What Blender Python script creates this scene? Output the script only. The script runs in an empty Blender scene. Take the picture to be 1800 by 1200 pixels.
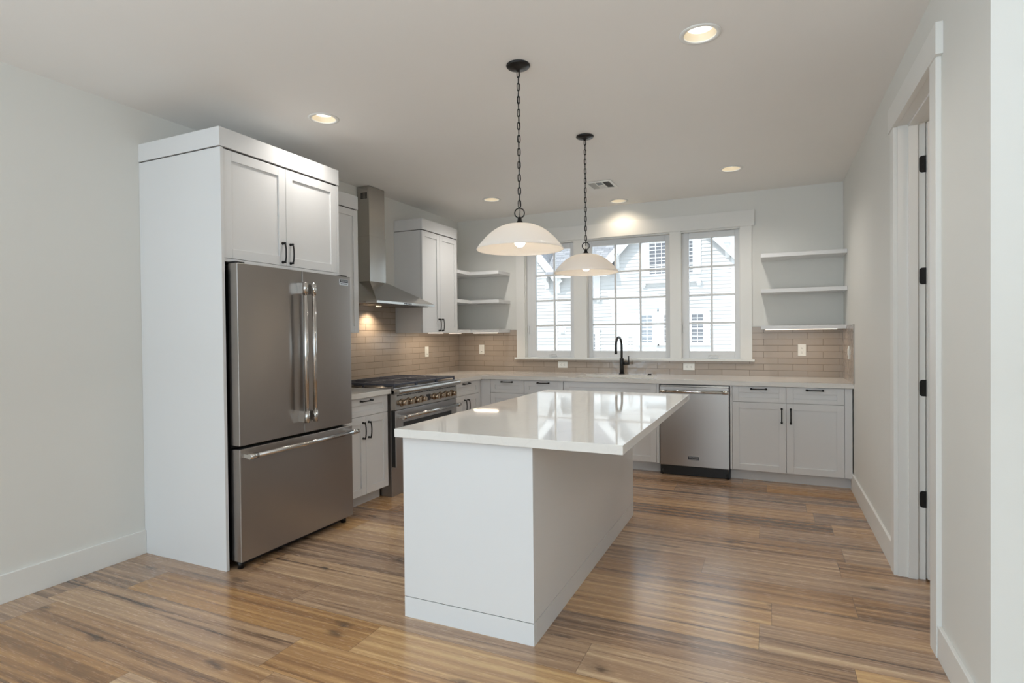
import bpy, bmesh, math, random
from mathutils import Vector, Matrix
random.seed(7)
S = bpy.context.scene
COL = S.collection

# ------------------------------------------------------------------ camera
H_EYE = 1.3549
cam_d = bpy.data.cameras.new('camera'); cam = bpy.data.objects.new('camera', cam_d); COL.objects.link(cam)
cam_d.sensor_fit = 'HORIZONTAL'; cam_d.sensor_width = 36.0
cam_d.lens = 36.0 * 993.235 / 1800.0
cam_d.clip_start = 0.05; cam_d.clip_end = 300
_y, _p, _r = math.radians(24.56), math.radians(-0.668), math.radians(-0.570)
_f = Vector((-math.sin(_y) * math.cos(_p), math.cos(_y) * math.cos(_p), math.sin(_p)))
_ri = Vector((math.cos(_y), math.sin(_y), 0)); _u = _ri.cross(_f)
_r2 = _ri * math.cos(_r) + _u * math.sin(_r); _u2 = -_ri * math.sin(_r) + _u * math.cos(_r)
_m = Matrix((( _r2.x, _u2.x, -_f.x, 0), (_r2.y, _u2.y, -_f.y, 0), (_r2.z, _u2.z, -_f.z, H_EYE), (0, 0, 0, 1)))
cam.matrix_world = _m
S.camera = cam

# ------------------------------------------------------------------ world, sun, big lights, exposure
S.view_settings.view_transform = 'Standard'; S.view_settings.look = 'None'
S.view_settings.gamma = 1.0; S.view_settings.use_curve_mapping = False
S.view_settings.exposure = 0.0
try:
    S.cycles.use_denoising = True
    S.cycles.max_bounces = 10; S.cycles.diffuse_bounces = 6; S.cycles.glossy_bounces = 5
    S.cycles.transmission_bounces = 6; S.cycles.transparent_max_bounces = 12
    S.cycles.sample_clamp_indirect = 6.0
except Exception:
    pass
W = bpy.data.worlds.new('sky'); S.world = W; W.use_nodes = True
_bg = W.node_tree.nodes['Background']; _bg.inputs['Color'].default_value = (0.78, 0.89, 1.0, 1); _bg.inputs['Strength'].default_value = 2.1
sun_d = bpy.data.lights.new('sun', 'SUN'); sun_d.energy = 4.0; sun_d.angle = math.radians(1.0); sun_d.color = (1, 0.97, 0.92)
sun = bpy.data.objects.new('sun', sun_d); COL.objects.link(sun)
sun.rotation_euler = Vector((0.33, 0.60, -0.75)).to_track_quat('-Z', 'Y').to_euler()


def area(name, loc, direction, sx, sy, power, color):
    d = bpy.data.lights.new(name, 'AREA'); d.shape = 'RECTANGLE'; d.size = sx; d.size_y = sy; d.energy = power; d.color = color
    o = bpy.data.objects.new(name, d); COL.objects.link(o); o.location = loc
    o.rotation_euler = Vector(direction).to_track_quat('-Z', 'Y').to_euler()
    return o
# added fill lamps, unseen, behind and left of the camera; last one aims up
area('rear_fill', (0.1, -4.85, 1.45), (0, 1, 0.05), 6.6, 2.3, 48, (0.67, 0.845, 1.0))
area('side_fill', (-3.5, -1.8, 1.45), (1, 0.35, -0.25), 4.0, 2.0, 165, (0.67, 0.85, 1.0))
area('upward_fill', (0.3, -2.2, 1.2), (0, 0.0, 1), 5.0, 3.6, 208, (0.73, 0.878, 1.0))  # added lamp aimed up to brighten the ceiling


def spot(name, loc, power, color, angle, blend=0.6, r=0.05, direction=(0, 0, -1)):
    d = bpy.data.lights.new(name, 'SPOT'); d.energy = power; d.color = color; d.spot_size = math.radians(angle); d.spot_blend = blend; d.shadow_soft_size = r
    o = bpy.data.objects.new(name, d); COL.objects.link(o); o.location = loc
    o.rotation_euler = Vector(direction).to_track_quat('-Z', 'Y').to_euler(); return o


def point(name, loc, power, color, r=0.03):
    d = bpy.data.lights.new(name, 'POINT'); d.energy = power; d.color = color; d.shadow_soft_size = r
    o = bpy.data.objects.new(name, d); COL.objects.link(o); o.location = loc; return o
WARM = (1.0, 0.84, 0.64)

# ------------------------------------------------------------------ materials
def s2l(c):
    return tuple((v / 12.92 if v <= 0.04045 else ((v + 0.055) / 1.055) ** 2.4) for v in [x / 255.0 for x in c])


def newmat(name):
    m = bpy.data.materials.new(name); m.use_nodes = True
    nt = m.node_tree; b = nt.nodes['Principled BSDF']; return m, nt, b


def N(nt, typ, **kw):
    n = nt.nodes.new(typ)
    for k, v in kw.items():
        setattr(n, k, v)
    return n


def math_n(nt, op, a, b=None, c=None):
    n = nt.nodes.new('ShaderNodeMath'); n.operation = op
    for i, v in enumerate((a, b, c)):
        if v is None: continue
        if isinstance(v, (int, float)): n.inputs[i].default_value = v
        else: nt.links.new(v, n.inputs[i])
    return n.outputs[0]


def paint(name, rgb, rough=0.5, var=0.02, bump=0.0, scale=60, spec=0.4):
    m, nt, b = newmat(name)
    tc = N(nt, 'ShaderNodeTexCoord'); no = N(nt, 'ShaderNodeTexNoise'); no.inputs['Scale'].default_value = 2.2; no.inputs['Detail'].default_value = 3
    nt.links.new(tc.outputs['Object'], no.inputs['Vector'])
    mx = N(nt, 'ShaderNodeMix', data_type='RGBA'); c = s2l(rgb)
    mx.inputs[6].default_value = (*[x * (1 - var) for x in c], 1); mx.inputs[7].default_value = (*[min(1, x * (1 + var)) for x in c], 1)
    nt.links.new(no.outputs['Fac'], mx.inputs[0]); nt.links.new(mx.outputs[2], b.inputs['Base Color'])
    b.inputs['Roughness'].default_value = rough; b.inputs['Specular IOR Level'].default_value = spec
    if bump:
        n2 = N(nt, 'ShaderNodeTexNoise'); n2.inputs['Scale'].default_value = scale; nt.links.new(tc.outputs['Object'], n2.inputs['Vector'])
        bp = N(nt, 'ShaderNodeBump'); bp.inputs['Strength'].default_value = bump; bp.inputs['Distance'].default_value = 0.002
        nt.links.new(n2.outputs['Fac'], bp.inputs['Height']); nt.links.new(bp.outputs[0], b.inputs['Normal'])
    return m


def metal(name, rgb, rough=0.28, aniso=0.0, axis='Z', grain=None, rvar=0.05):
    m, nt, b = newmat(name); c = s2l(rgb)
    b.inputs['Metallic'].default_value = 1.0; b.inputs['Base Color'].default_value = (*c, 1)
    tc = N(nt, 'ShaderNodeTexCoord'); mp = N(nt, 'ShaderNodeMapping'); mp.inputs['Scale'].default_value = grain or (30, 30, 30)
    no = N(nt, 'ShaderNodeTexNoise'); no.inputs['Scale'].default_value = 6; no.inputs['Detail'].default_value = 4
    nt.links.new(tc.outputs['Object'], mp.inputs['Vector']); nt.links.new(mp.outputs[0], no.inputs['Vector'])
    mr = N(nt, 'ShaderNodeMapRange'); mr.inputs['To Min'].default_value = rough - rvar; mr.inputs['To Max'].default_value = rough + rvar
    nt.links.new(no.outputs['Fac'], mr.inputs['Value']); nt.links.new(mr.outputs[0], b.inputs['Roughness'])
    if aniso:
        b.inputs['Anisotropic'].default_value = aniso; b.inputs['Anisotropic Rotation'].default_value = 0.25
        tg = N(nt, 'ShaderNodeTangent', direction_type='RADIAL', axis=axis)
        nt.links.new(tg.outputs[0], b.inputs['Tangent'])
    return m


def plain(name, rgb, rough=0.5, metallic=0.0, spec=0.5):
    m, nt, b = newmat(name); c = s2l(rgb)
    no = N(nt, 'ShaderNodeTexNoise'); no.inputs['Scale'].default_value = 25
    tc = N(nt, 'ShaderNodeTexCoord'); nt.links.new(tc.outputs['Object'], no.inputs['Vector'])
    mr = N(nt, 'ShaderNodeMapRange'); mr.inputs['To Min'].default_value = max(0.02, rough - 0.04); mr.inputs['To Max'].default_value = rough + 0.04
    nt.links.new(no.outputs['Fac'], mr.inputs['Value']); nt.links.new(mr.outputs[0], b.inputs['Roughness'])
    b.inputs['Base Color'].default_value = (*c, 1); b.inputs['Metallic'].default_value = metallic; b.inputs['Specular IOR Level'].default_value = spec
    return m


def emit(name, rgb, strength):
    m, nt, b = newmat(name)
    b.inputs['Base Color'].default_value = (*s2l(rgb), 1); b.inputs['Emission Color'].default_value = (*s2l(rgb), 1); b.inputs['Emission Strength'].default_value = strength
    return m


def mat_floor():
    m, nt, b = newmat('oak_plank_floor')
    tc = N(nt, 'ShaderNodeTexCoord'); sp = N(nt, 'ShaderNodeSeparateXYZ'); nt.links.new(tc.outputs['Object'], sp.inputs[0])
    PW, PL = 0.2385, 1.53
    yy = math_n(nt, 'DIVIDE', math_n(nt, 'SUBTRACT', sp.outputs['Y'], 1.662), PW)
    row = math_n(nt, 'FLOOR', yy); fy = math_n(nt, 'FRACT', yy)
    wn = N(nt, 'ShaderNodeTexWhiteNoise', noise_dimensions='1D'); nt.links.new(row, wn.inputs['W'])
    xx = math_n(nt, 'ADD', math_n(nt, 'DIVIDE', sp.outputs['X'], PL), math_n(nt, 'MULTIPLY', wn.outputs['Value'], 7.31))
    colm = math_n(nt, 'FLOOR', xx); fx = math_n(nt, 'FRACT', xx)
    cb = N(nt, 'ShaderNodeCombineXYZ'); nt.links.new(row, cb.inputs[0]); nt.links.new(colm, cb.inputs[1])
    w2 = N(nt, 'ShaderNodeTexWhiteNoise', noise_dimensions='2D'); nt.links.new(cb.outputs[0], w2.inputs['Vector'])
    # grain coordinates: own offset for each plank, stretched along x
    off = math_n(nt, 'MULTIPLY', w2.outputs['Value'], 41.0)
    gx = math_n(nt, 'ADD', sp.outputs['X'], off)
    g = N(nt, 'ShaderNodeCombineXYZ'); nt.links.new(gx, g.inputs[0]); nt.links.new(sp.outputs['Y'], g.inputs[1]); nt.links.new(off, g.inputs[2])

    def noise(scale, sx, sy, det=5, dist=0.0, rough=0.6):
        mp = N(nt, 'ShaderNodeMapping'); mp.inputs['Scale'].default_value = (sx, sy, 1); nt.links.new(g.outputs[0], mp.inputs['Vector'])
        n = N(nt, 'ShaderNodeTexNoise'); n.inputs['Scale'].default_value = scale; n.inputs['Detail'].default_value = det
        n.inputs['Distortion'].default_value = dist; n.inputs['Roughness'].default_value = rough
        nt.links.new(mp.outputs[0], n.inputs['Vector']); return n.outputs['Fac']
    fine = noise(1.0, 14, 230, 3, 0.2)
    streak = noise(1.0, 0.42, 38, 6, 0.5, 0.66)
    mid = noise(1.0, 0.40, 13, 5, 0.5, 0.62)
    broad = noise(1.0, 0.35, 5.0, 3, 0.4)
    # cathedral grain
    mpw = N(nt, 'ShaderNodeMapping'); mpw.inputs['Scale'].default_value = (0.55, 9, 1); nt.links.new(g.outputs[0], mpw.inputs['Vector'])
    wv = N(nt, 'ShaderNodeTexWave', wave_type='BANDS', bands_direction='Y'); wv.inputs['Scale'].default_value = 0.55; wv.inputs['Distortion'].default_value = 13; wv.inputs['Detail'].default_value = 2.5; wv.inputs['Detail Scale'].default_value = 0.8
    nt.links.new(mpw.outputs[0], wv.inputs['Vector'])
    wvp = math_n(nt, 'POWER', wv.outputs['Fac'], 4.0)
    # knots
    mpk = N(nt, 'ShaderNodeMapping'); mpk.inputs['Scale'].default_value = (1.5, 3.4, 1); nt.links.new(g.outputs[0], mpk.inputs['Vector'])
    nk = N(nt, 'ShaderNodeTexNoise'); nk.inputs['Scale'].default_value = 7; nk.inputs['Detail'].default_value = 5; nt.links.new(mpk.outputs[0], nk.inputs['Vector'])
    va = N(nt, 'ShaderNodeVectorMath', operation='MULTIPLY_ADD'); nt.links.new(nk.outputs['Color'], va.inputs[0]); va.inputs[1].default_value = (0.22, 0.22, 0); nt.links.new(mpk.outputs[0], va.inputs[2])
    vo = N(nt, 'ShaderNodeTexVoronoi', voronoi_dimensions='2D'); vo.inputs['Scale'].default_value = 1.0; nt.links.new(va.outputs[0], vo.inputs['Vector'])
    kn = N(nt, 'ShaderNodeMapRange', interpolation_type='SMOOTHSTEP'); kn.inputs['From Min'].default_value = 0.0; kn.inputs['From Max'].default_value = 0.125; kn.inputs['To Min'].default_value = 1; kn.inputs['To Max'].default_value = 0
    nt.links.new(vo.outputs['Distance'], kn.inputs['Value'])
    spc = N(nt, 'ShaderNodeSeparateColor'); nt.links.new(vo.outputs['Color'], spc.inputs[0])
    knot = math_n(nt, 'MULTIPLY', kn.outputs[0], math_n(nt, 'GREATER_THAN', spc.outputs[0], 0.50))
    # tone
    t = math_n(nt, 'MULTIPLY', mid, 0.44)
    t = math_n(nt, 'MULTIPLY_ADD', streak, 0.42, t)
    t = math_n(nt, 'MULTIPLY_ADD', broad, 0.34, t)
    t = math_n(nt, 'MULTIPLY_ADD', fine, 0.20, t)
    t = math_n(nt, 'MULTIPLY_ADD', wvp, 0.13, t)
    t = math_n(nt, 'MULTIPLY_ADD', w2.outputs['Value'], 0.22, t)
    dark = noise(1.0, 0.55, 26, 5, 0.6, 0.6)
    mrd = N(nt, 'ShaderNodeMapRange', interpolation_type='SMOOTHSTEP'); mrd.inputs['From Min'].default_value = 0.44; mrd.inputs['From Max'].default_value = 0.30; mrd.inputs['To Min'].default_value = 0.0; mrd.inputs['To Max'].default_value = 1.0
    nt.links.new(dark, mrd.inputs['Value'])
    t = math_n(nt, 'MULTIPLY_ADD', mrd.outputs[0], -0.20, t)
    cr = N(nt, 'ShaderNodeValToRGB'); e = cr.color_ramp.elements
    e[0].position = 0.0; e[0].color = (*s2l((80, 58, 43)), 1); e[1].position = 1.0; e[1].color = (*s2l((214, 178, 132)), 1)
    for p, c in ((0.26, (130, 99, 72)), (0.48, (164, 127, 93)), (0.72, (188, 150, 109)),):
        x = e.new(p); x.color = (*s2l(c), 1)
    mrt = N(nt, 'ShaderNodeMapRange', clamp=False); mrt.inputs['From Min'].default_value = 0.56; mrt.inputs['From Max'].default_value = 1.09
    nt.links.new(t, mrt.inputs['Value']); nt.links.new(mrt.outputs[0], cr.inputs['Fac'])
    mk = N(nt, 'ShaderNodeMix', data_type='RGBA'); nt.links.new(math_n(nt, 'MULTIPLY', knot, 0.78), mk.inputs[0]); nt.links.new(cr.outputs['Color'], mk.inputs[6]); mk.inputs[7].default_value = (*s2l((66, 52, 42)), 1)
    # reddish / greyish drift between planks
    hue = N(nt, 'ShaderNodeHueSaturation'); nt.links.new(mk.outputs[2], hue.inputs['Color'])
    mrh = N(nt, 'ShaderNodeMapRange'); mrh.inputs['To Min'].default_value = 0.80; mrh.inputs['To Max'].default_value = 1.12
    w3 = N(nt, 'ShaderNodeSeparateColor'); nt.links.new(w2.outputs['Color'], w3.inputs[0]); nt.links.new(w3.outputs[1], mrh.inputs['Value']); nt.links.new(mrh.outputs[0], hue.inputs['Saturation'])
    # seams
    dy = math_n(nt, 'MULTIPLY', math_n(nt, 'MINIMUM', fy, math_n(nt, 'SUBTRACT', 1.0, fy)), PW)
    dx = math_n(nt, 'MULTIPLY', math_n(nt, 'MINIMUM', fx, math_n(nt, 'SUBTRACT', 1.0, fx)), PL)
    seam = math_n(nt, 'LESS_THAN', math_n(nt, 'MINIMUM', dx, dy), 0.0012)
    mx = N(nt, 'ShaderNodeMix', data_type='RGBA'); nt.links.new(math_n(nt, 'MULTIPLY', seam, 0.55), mx.inputs[0]); nt.links.new(hue.outputs[0], mx.inputs[6]); mx.inputs[7].default_value = (*s2l((46, 34, 26)), 1)
    nt.links.new(mx.outputs[2], b.inputs['Base Color'])
    rr = math_n(nt, 'MULTIPLY_ADD', fine, 0.12, 0.20); nt.links.new(rr, b.inputs['Roughness'])
    b.inputs['Specular IOR Level'].default_value = 0.45; b.inputs['Coat Weight'].default_value = 0.45; b.inputs['Coat Roughness'].default_value = 0.2
    hgt = math_n(nt, 'SUBTRACT', math_n(nt, 'MULTIPLY', fine, 0.5), math_n(nt, 'MULTIPLY', seam, 1.0))
    bp = N(nt, 'ShaderNodeBump'); bp.inputs['Strength'].default_value = 0.28; bp.inputs['Distance'].default_value = 0.002
    nt.links.new(hgt, bp.inputs['Height']); nt.links.new(bp.outputs[0], b.inputs['Normal'])
    return m


def mat_tile(name, ax, ux):
    m, nt, b = newmat(name)
    tc = N(nt, 'ShaderNodeTexCoord'); sp = N(nt, 'ShaderNodeSeparateXYZ'); nt.links.new(tc.outputs['Object'], sp.inputs[0])
    cb = N(nt, 'ShaderNodeCombineXYZ')
    nt.links.new(math_n(nt, 'SUBTRACT', sp.outputs[ax], ux), cb.inputs[0]); nt.links.new(math_n(nt, 'SUBTRACT', sp.outputs['Z'], 0.910), cb.inputs[1])
    br = N(nt, 'ShaderNodeTexBrick'); br.offset = 0.5; br.offset_frequency = 2; br.squash = 1.0
    br.inputs['Scale'].default_value = 1.0; br.inputs['Brick Width'].default_value = 0.2645; br.inputs['Row Height'].default_value = 0.0628
    br.inputs['Mortar Size'].default_value = 0.0017; br.inputs['Mortar Smooth'].default_value = 0.3; br.inputs['Bias'].default_value = 0.0
    br.inputs['Color1'].default_value = (*s2l((172, 158, 145)), 1); br.inputs['Color2'].default_value = (*s2l((165, 151, 138)), 1); br.inputs['Mortar'].default_value = (*s2l((118, 104, 91)), 1)
    nt.links.new(cb.outputs[0], br.inputs['Vector']); nt.links.new(br.outputs['Color'], b.inputs['Base Color'])
    b.inputs['Roughness'].default_value = 0.16
    no = N(nt, 'ShaderNodeTexNoise'); no.inputs['Scale'].default_value = 16; no.inputs['Detail'].default_value = 1; nt.links.new(tc.outputs['Object'], no.inputs['Vector'])
    h = math_n(nt, 'SUBTRACT', math_n(nt, 'MULTIPLY', no.outputs['Fac'], 0.9), br.outputs['Fac'])
    bp = N(nt, 'ShaderNodeBump'); bp.inputs['Strength'].default_value = 0.8; bp.inputs['Distance'].default_value = 0.003
    nt.links.new(h, bp.inputs['Height']); nt.links.new(bp.outputs[0], b.inputs['Normal'])
    return m


def mat_quartz():
    m, nt, b = newmat('white_quartz')
    tc = N(nt, 'ShaderNodeTexCoord')
    no = N(nt, 'ShaderNodeTexNoise'); no.inputs['Scale'].default_value = 2.4; no.inputs['Detail'].default_value = 7; no.inputs['Distortion'].default_value = 1.6; nt.links.new(tc.outputs['Object'], no.inputs['Vector'])
    cr = N(nt, 'ShaderNodeValToRGB'); e = cr.color_ramp.elements
    e[0].position = 0.485; e[0].color = (*s2l((222, 219, 214)), 1); e[1].position = 0.515; e[1].color = (*s2l((222, 219, 214)), 1)
    x = e.new(0.50); x.color = (*s2l((219, 216, 211)), 1)
    nt.links.new(no.outputs['Fac'], cr.inputs['Fac']); nt.links.new(cr.outputs['Color'], b.inputs['Base Color'])
    b.inputs['Roughness'].default_value = 0.045; b.inputs['Specular IOR Level'].default_value = 0.55
    return m


def mat_glass(name, tint=(0.97, 0.985, 0.98), refl=0.06):
    m = bpy.data.materials.new(name); m.use_nodes = True; nt = m.node_tree; nt.nodes.clear()
    out = N(nt, 'ShaderNodeOutputMaterial'); tr = N(nt, 'ShaderNodeBsdfTransparent'); tr.inputs['Color'].default_value = (*tint, 1)
    gl = N(nt, 'ShaderNodeBsdfGlossy'); gl.inputs['Roughness'].default_value = 0.02
    fr = N(nt, 'ShaderNodeFresnel'); fr.inputs['IOR'].default_value = 1.45
    ms = N(nt, 'ShaderNodeMixShader'); nt.links.new(fr.outputs[0], ms.inputs[0]); nt.links.new(tr.outputs[0], ms.inputs[1]); nt.links.new(gl.outputs[0], ms.inputs[2])
    nt.links.new(ms.outputs[0], out.inputs[0]); return m


def mat_frosted():
    m = bpy.data.materials.new('frosted_shade_glass'); m.use_nodes = True; nt = m.node_tree; nt.nodes.clear()
    out = N(nt, 'ShaderNodeOutputMaterial')
    tl = N(nt, 'ShaderNodeBsdfTranslucent'); tl.inputs['Color'].default_value = (0.98, 0.95, 0.92, 1)
    df = N(nt, 'ShaderNodeBsdfDiffuse'); df.inputs['Color'].default_value = (0.93, 0.92, 0.90, 1)
    gl = N(nt, 'ShaderNodeBsdfGlossy'); gl.inputs['Roughness'].default_value = 0.25
    tc = N(nt, 'ShaderNodeTexCoord'); no = N(nt, 'ShaderNodeTexNoise'); no.inputs['Scale'].default_value = 9; nt.links.new(tc.outputs['Object'], no.inputs['Vector'])
    mr = N(nt, 'ShaderNodeMapRange'); mr.inputs['To Min'].default_value = 0.50; mr.inputs['To Max'].default_value = 0.60; nt.links.new(no.outputs['Fac'], mr.inputs['Value'])
    m1 = N(nt, 'ShaderNodeMixShader'); nt.links.new(mr.outputs[0], m1.inputs[0]); nt.links.new(df.outputs[0], m1.inputs[1]); nt.links.new(tl.outputs[0], m1.inputs[2])
    m2 = N(nt, 'ShaderNodeMixShader'); m2.inputs[0].default_value = 0.05; nt.links.new(m1.outputs[0], m2.inputs[1]); nt.links.new(gl.outputs[0], m2.inputs[2])
    nt.links.new(m2.outputs[0], out.inputs[0]); return m


def mat_shingle():
    m, nt, b = newmat('grey_roof_shingle')
    tc = N(nt, 'ShaderNodeTexCoord'); br = N(nt, 'ShaderNodeTexBrick'); br.offset = 0.37
    br.inputs['Scale'].default_value = 1.0; br.inputs['Brick Width'].default_value = 0.3; br.inputs['Row Height'].default_value = 0.1; br.inputs['Mortar Size'].default_value = 0.006
    br.inputs['Color1'].default_value = (*s2l((132, 133, 138)), 1); br.inputs['Color2'].default_value = (*s2l((158, 158, 162)), 1); br.inputs['Mortar'].default_value = (*s2l((98, 99, 104)), 1)
    mp = N(nt, 'ShaderNodeMapping'); nt.links.new(tc.outputs['Object'], mp.inputs['Vector'])
    nt.links.new(mp.outputs[0], br.inputs['Vector']); nt.links.new(br.outputs['Color'], b.inputs['Base Color']); b.inputs['Roughness'].default_value = 0.9
    return m

WALL = paint('wall_paint', (223, 222, 217), 0.62, 0.012, 0.06, 220, 0.25)
CEIL = paint('ceiling_paint', (236, 234, 231), 0.7, 0.012, 0.08, 160, 0.2)
TRIM = paint('trim_paint', (228, 227, 223), 0.38, 0.01, 0, 60, 0.45)
CAB = paint('cabinet_paint', (219, 219, 219), 0.36, 0.01, 0, 60, 0.45)
GAP = plain('shadow_gap_recess', (70, 66, 62), 0.8)
FLOOR = mat_floor()
TILE_B = mat_tile('tile_back', 'X', 0.204); TILE_L = mat_tile('tile_left', 'Y', 0.062); TILE_R = mat_tile('tile_right', 'Y', 0.13)
QUARTZ = mat_quartz()
STEEL = metal('brushed_steel', (170, 166, 163), 0.28, 0.85, 'Z', (2, 2, 120), 0.008)
STEEL_H = metal('hood_steel', (182, 178, 172), 0.20, 0.35, 'Z', (3, 3, 300), 0.025)
POLISH = metal('polished_steel', (205, 203, 200), 0.14, 0.0, 'Z', (40, 40, 40), 0.03)
KNOB = metal('knob_bronze_steel', (176, 160, 142), 0.2, 0.0, 'Z', (40, 40, 40), 0.03)
STEEL_D = metal('dark_steel', (88, 86, 85), 0.38)
BLACK = plain('black_hardware', (17, 16, 16), 0.42, 0.0, 0.5)
BRONZE = plain('dark_bronze', (16, 13, 12), 0.4, 0.15, 0.5)
IRON = plain('cast_iron', (66, 70, 82), 0.36, 0.0, 0.5)
BGLASS = plain('black_oven_glass', (9, 9, 10), 0.06, 0.0, 0.5)
PLASTIC = paint('white_plastic', (236, 235, 230), 0.3, 0.005)
SLOT = plain('socket_slot', (120, 116, 110), 0.6)
GLASS = mat_glass('window_glass')
FROST = mat_frosted()
BULB = emit('lit_bulb', (255, 228, 190), 22.0)
LENS = emit('downlight_lens', (255, 251, 242), 2.1)
CONE = paint('downlight_reflector', (238, 226, 202), 0.35, 0.004)
LED = emit('led_strip', (255, 236, 214), 2.6)
HOODLENS = emit('hood_lens', (255, 226, 180), 4.0)
VINYL = paint('window_vinyl', (222, 223, 224), 0.4, 0.006)
SIDING = paint('white_siding', (190, 190, 190), 0.7, 0.01)
EXTTRIM = paint('white_exterior_trim', (210, 210, 210), 0.6, 0.006)
SHINGLE = mat_shingle()
EXTGLASS = plain('neighbour_window_glass', (104, 106, 112), 0.35, 0.0, 0.12)
BOUNCE_GROUND = paint('pale_bounce_ground', (228, 226, 222), 0.9, 0.06, 0.3, 30)  # unseen ground, made pale so more daylight bounces up to the ceiling
INK = plain('badge_black', (22, 22, 26), 0.35)
SILVER = metal('badge_silver', (205, 206, 208), 0.25)
DISPLAY = plain('display_black', (10, 10, 14), 0.1)

# ------------------------------------------------------------------ mesh helpers
ORG = {}


class M:
    def __init__(s): s.bm = bmesh.new()

    def box(s, x0, x1, y0, y1, z0, z1, bev=0.0, seg=2):
        x0, x1 = sorted((x0, x1)); y0, y1 = sorted((y0, y1)); z0, z1 = sorted((z0, z1))
        vs = [s.bm.verts.new(p) for p in ((x0, y0, z0), (x1, y0, z0), (x1, y1, z0), (x0, y1, z0), (x0, y0, z1), (x1, y0, z1), (x1, y1, z1), (x0, y1, z1))]
        fs = [s.bm.faces.new([vs[i] for i in q]) for q in ((3, 2, 1, 0), (4, 5, 6, 7), (0, 1, 5, 4), (1, 2, 6, 5), (2, 3, 7, 6), (3, 0, 4, 7))]
        if bev:
            es = list({e for f in fs for e in f.edges})
            bmesh.ops.bevel(s.bm, geom=es, offset=bev, segments=seg, affect='EDGES', profile=0.5)
        return s

    def quad(s, *pts):
        s.bm.faces.new([s.bm.verts.new(p) for p in pts]); return s

    def prism(s, pts, ext):
        """closed polygon pts (3d, one plane) pushed along vector ext"""
        a = [s.bm.verts.new(p) for p in pts]; e = Vector(ext)
        b = [s.bm.verts.new(Vector(p) + e) for p in pts]
        n = len(pts); fs = [s.bm.faces.new(a), s.bm.faces.new(b[::-1])]
        for i in range(n):
            fs.append(s.bm.faces.new((a[i], b[i], b[(i + 1) % n], a[(i + 1) % n])))
        bmesh.ops.recalc_face_normals(s.bm, faces=fs); return s

    def cyl(s, p0, p1, r0, r1=None, seg=24, smooth=True):
        return s.tube([p0, p1], r0, seg, False, [r0, r0 if r1 is None else r1], smooth)

    def tube(s, pts, r, seg=10, closed=False, radii=None, smooth=True):
        P = [Vector(p) for p in pts]; n = len(P); rings = []; prev = None
        for i in range(n):
            if closed: t = (P[(i + 1) % n] - P[i - 1])
            else: t = (P[min(i + 1, n - 1)] - P[max(i - 1, 0)])
            t.normalize()
            if prev is None:
                up = Vector((0, 0, 1)) if abs(t.z) < 0.9 else Vector((1, 0, 0))
                a = t.cross(up).normalized()
            else:
                a = (prev - t * prev.dot(t)).normalized()
            prev = a; bvec = t.cross(a)
            rad = radii[i] if radii else r
            rings.append([s.bm.verts.new(P[i] + (a * math.cos(k * 2 * math.pi / seg) + bvec * math.sin(k * 2 * math.pi / seg)) * rad) for k in range(seg)])
        fs = []
        for i in range(n if closed else n - 1):
            A, B = rings[i], rings[(i + 1) % n]
            for k in range(seg):
                f = s.bm.faces.new((A[k], A[(k + 1) % seg], B[(k + 1) % seg], B[k])); f.smooth = smooth; fs.append(f)
        if not closed:
            fs.append(s.bm.faces.new(rings[0][::-1])); fs.append(s.bm.faces.new(rings[-1]))
        bmesh.ops.recalc_face_normals(s.bm, faces=fs); return s

    def lathe(s, prof, cx, cy, seg=40, axis='z', smooth=True, close=False):
        rings = []
        for r, h in prof:
            ring = []
            for k in range(seg):
                a = 2 * math.pi * k / seg
                ring.append(s.bm.verts.new((cx + r * math.cos(a), cy + r * math.sin(a), h)))
            rings.append(ring)
        fs = []
        prs = list(zip(rings[:-1], rings[1:])) + ([(rings[-1], rings[0])] if close else [])
        for A, B in prs:
            for k in range(seg):
                f = s.bm.faces.new((A[k], A[(k + 1) % seg], B[(k + 1) % seg], B[k])); f.smooth = smooth; fs.append(f)
        if not close:
            if prof[0][0] > 1e-5: fs.append(s.bm.faces.new(rings[0][::-1]))
            if prof[-1][0] > 1e-5: fs.append(s.bm.faces.new(rings[-1]))
        bmesh.ops.recalc_face_normals(s.bm, faces=fs); return s

    def open_lathe(s, prof, cx, cy, seg=40):
        rings = [[s.bm.verts.new((cx + r * math.cos(2 * math.pi * k / seg), cy + r * math.sin(2 * math.pi * k / seg), h)) for k in range(seg)] for r, h in prof]
        for A, B in zip(rings[:-1], rings[1:]):
            for k in range(seg):
                f = s.bm.faces.new((A[k], A[(k + 1) % seg], B[(k + 1) % seg], B[k])); f.smooth = True
        return s


def link(name, me, mat, parent):
    o = bpy.data.objects.new(name, me); COL.objects.link(o)
    me.materials.clear(); me.materials.append(mat)
    if parent is not None:
        o.parent = parent; ORG[o] = ORG[parent]
        me.transform(Matrix.Translation(-ORG[parent]))
    else:
        ORG[o] = Vector((0, 0, 0))
    return o


def obj(name, m, mat, parent=None):
    me = bpy.data.meshes.new(name); m.bm.to_mesh(me); m.bm.free()
    return link(name, me, mat, parent)


def thing(name, label, cat, loc, group=None):
    o = bpy.data.objects.new(name, None); COL.objects.link(o); o.location = loc; ORG[o] = Vector(loc)
    o.empty_display_size = 0.1
    return tag(o, label, cat, group)


def tag(o, label, cat, group=None):
    o['label'] = label; o['category'] = cat
    if group: o['group'] = group
    return o


def struct(o, label=None):
    o['kind'] = 'structure'
    if label: o['label'] = label
    return o


def recenter(o, base):
    """give a one-mesh thing its origin at its own base"""
    o.data.transform(Matrix.Translation(-Vector(base))); o.location = base; ORG[o] = Vector(base); return o


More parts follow.
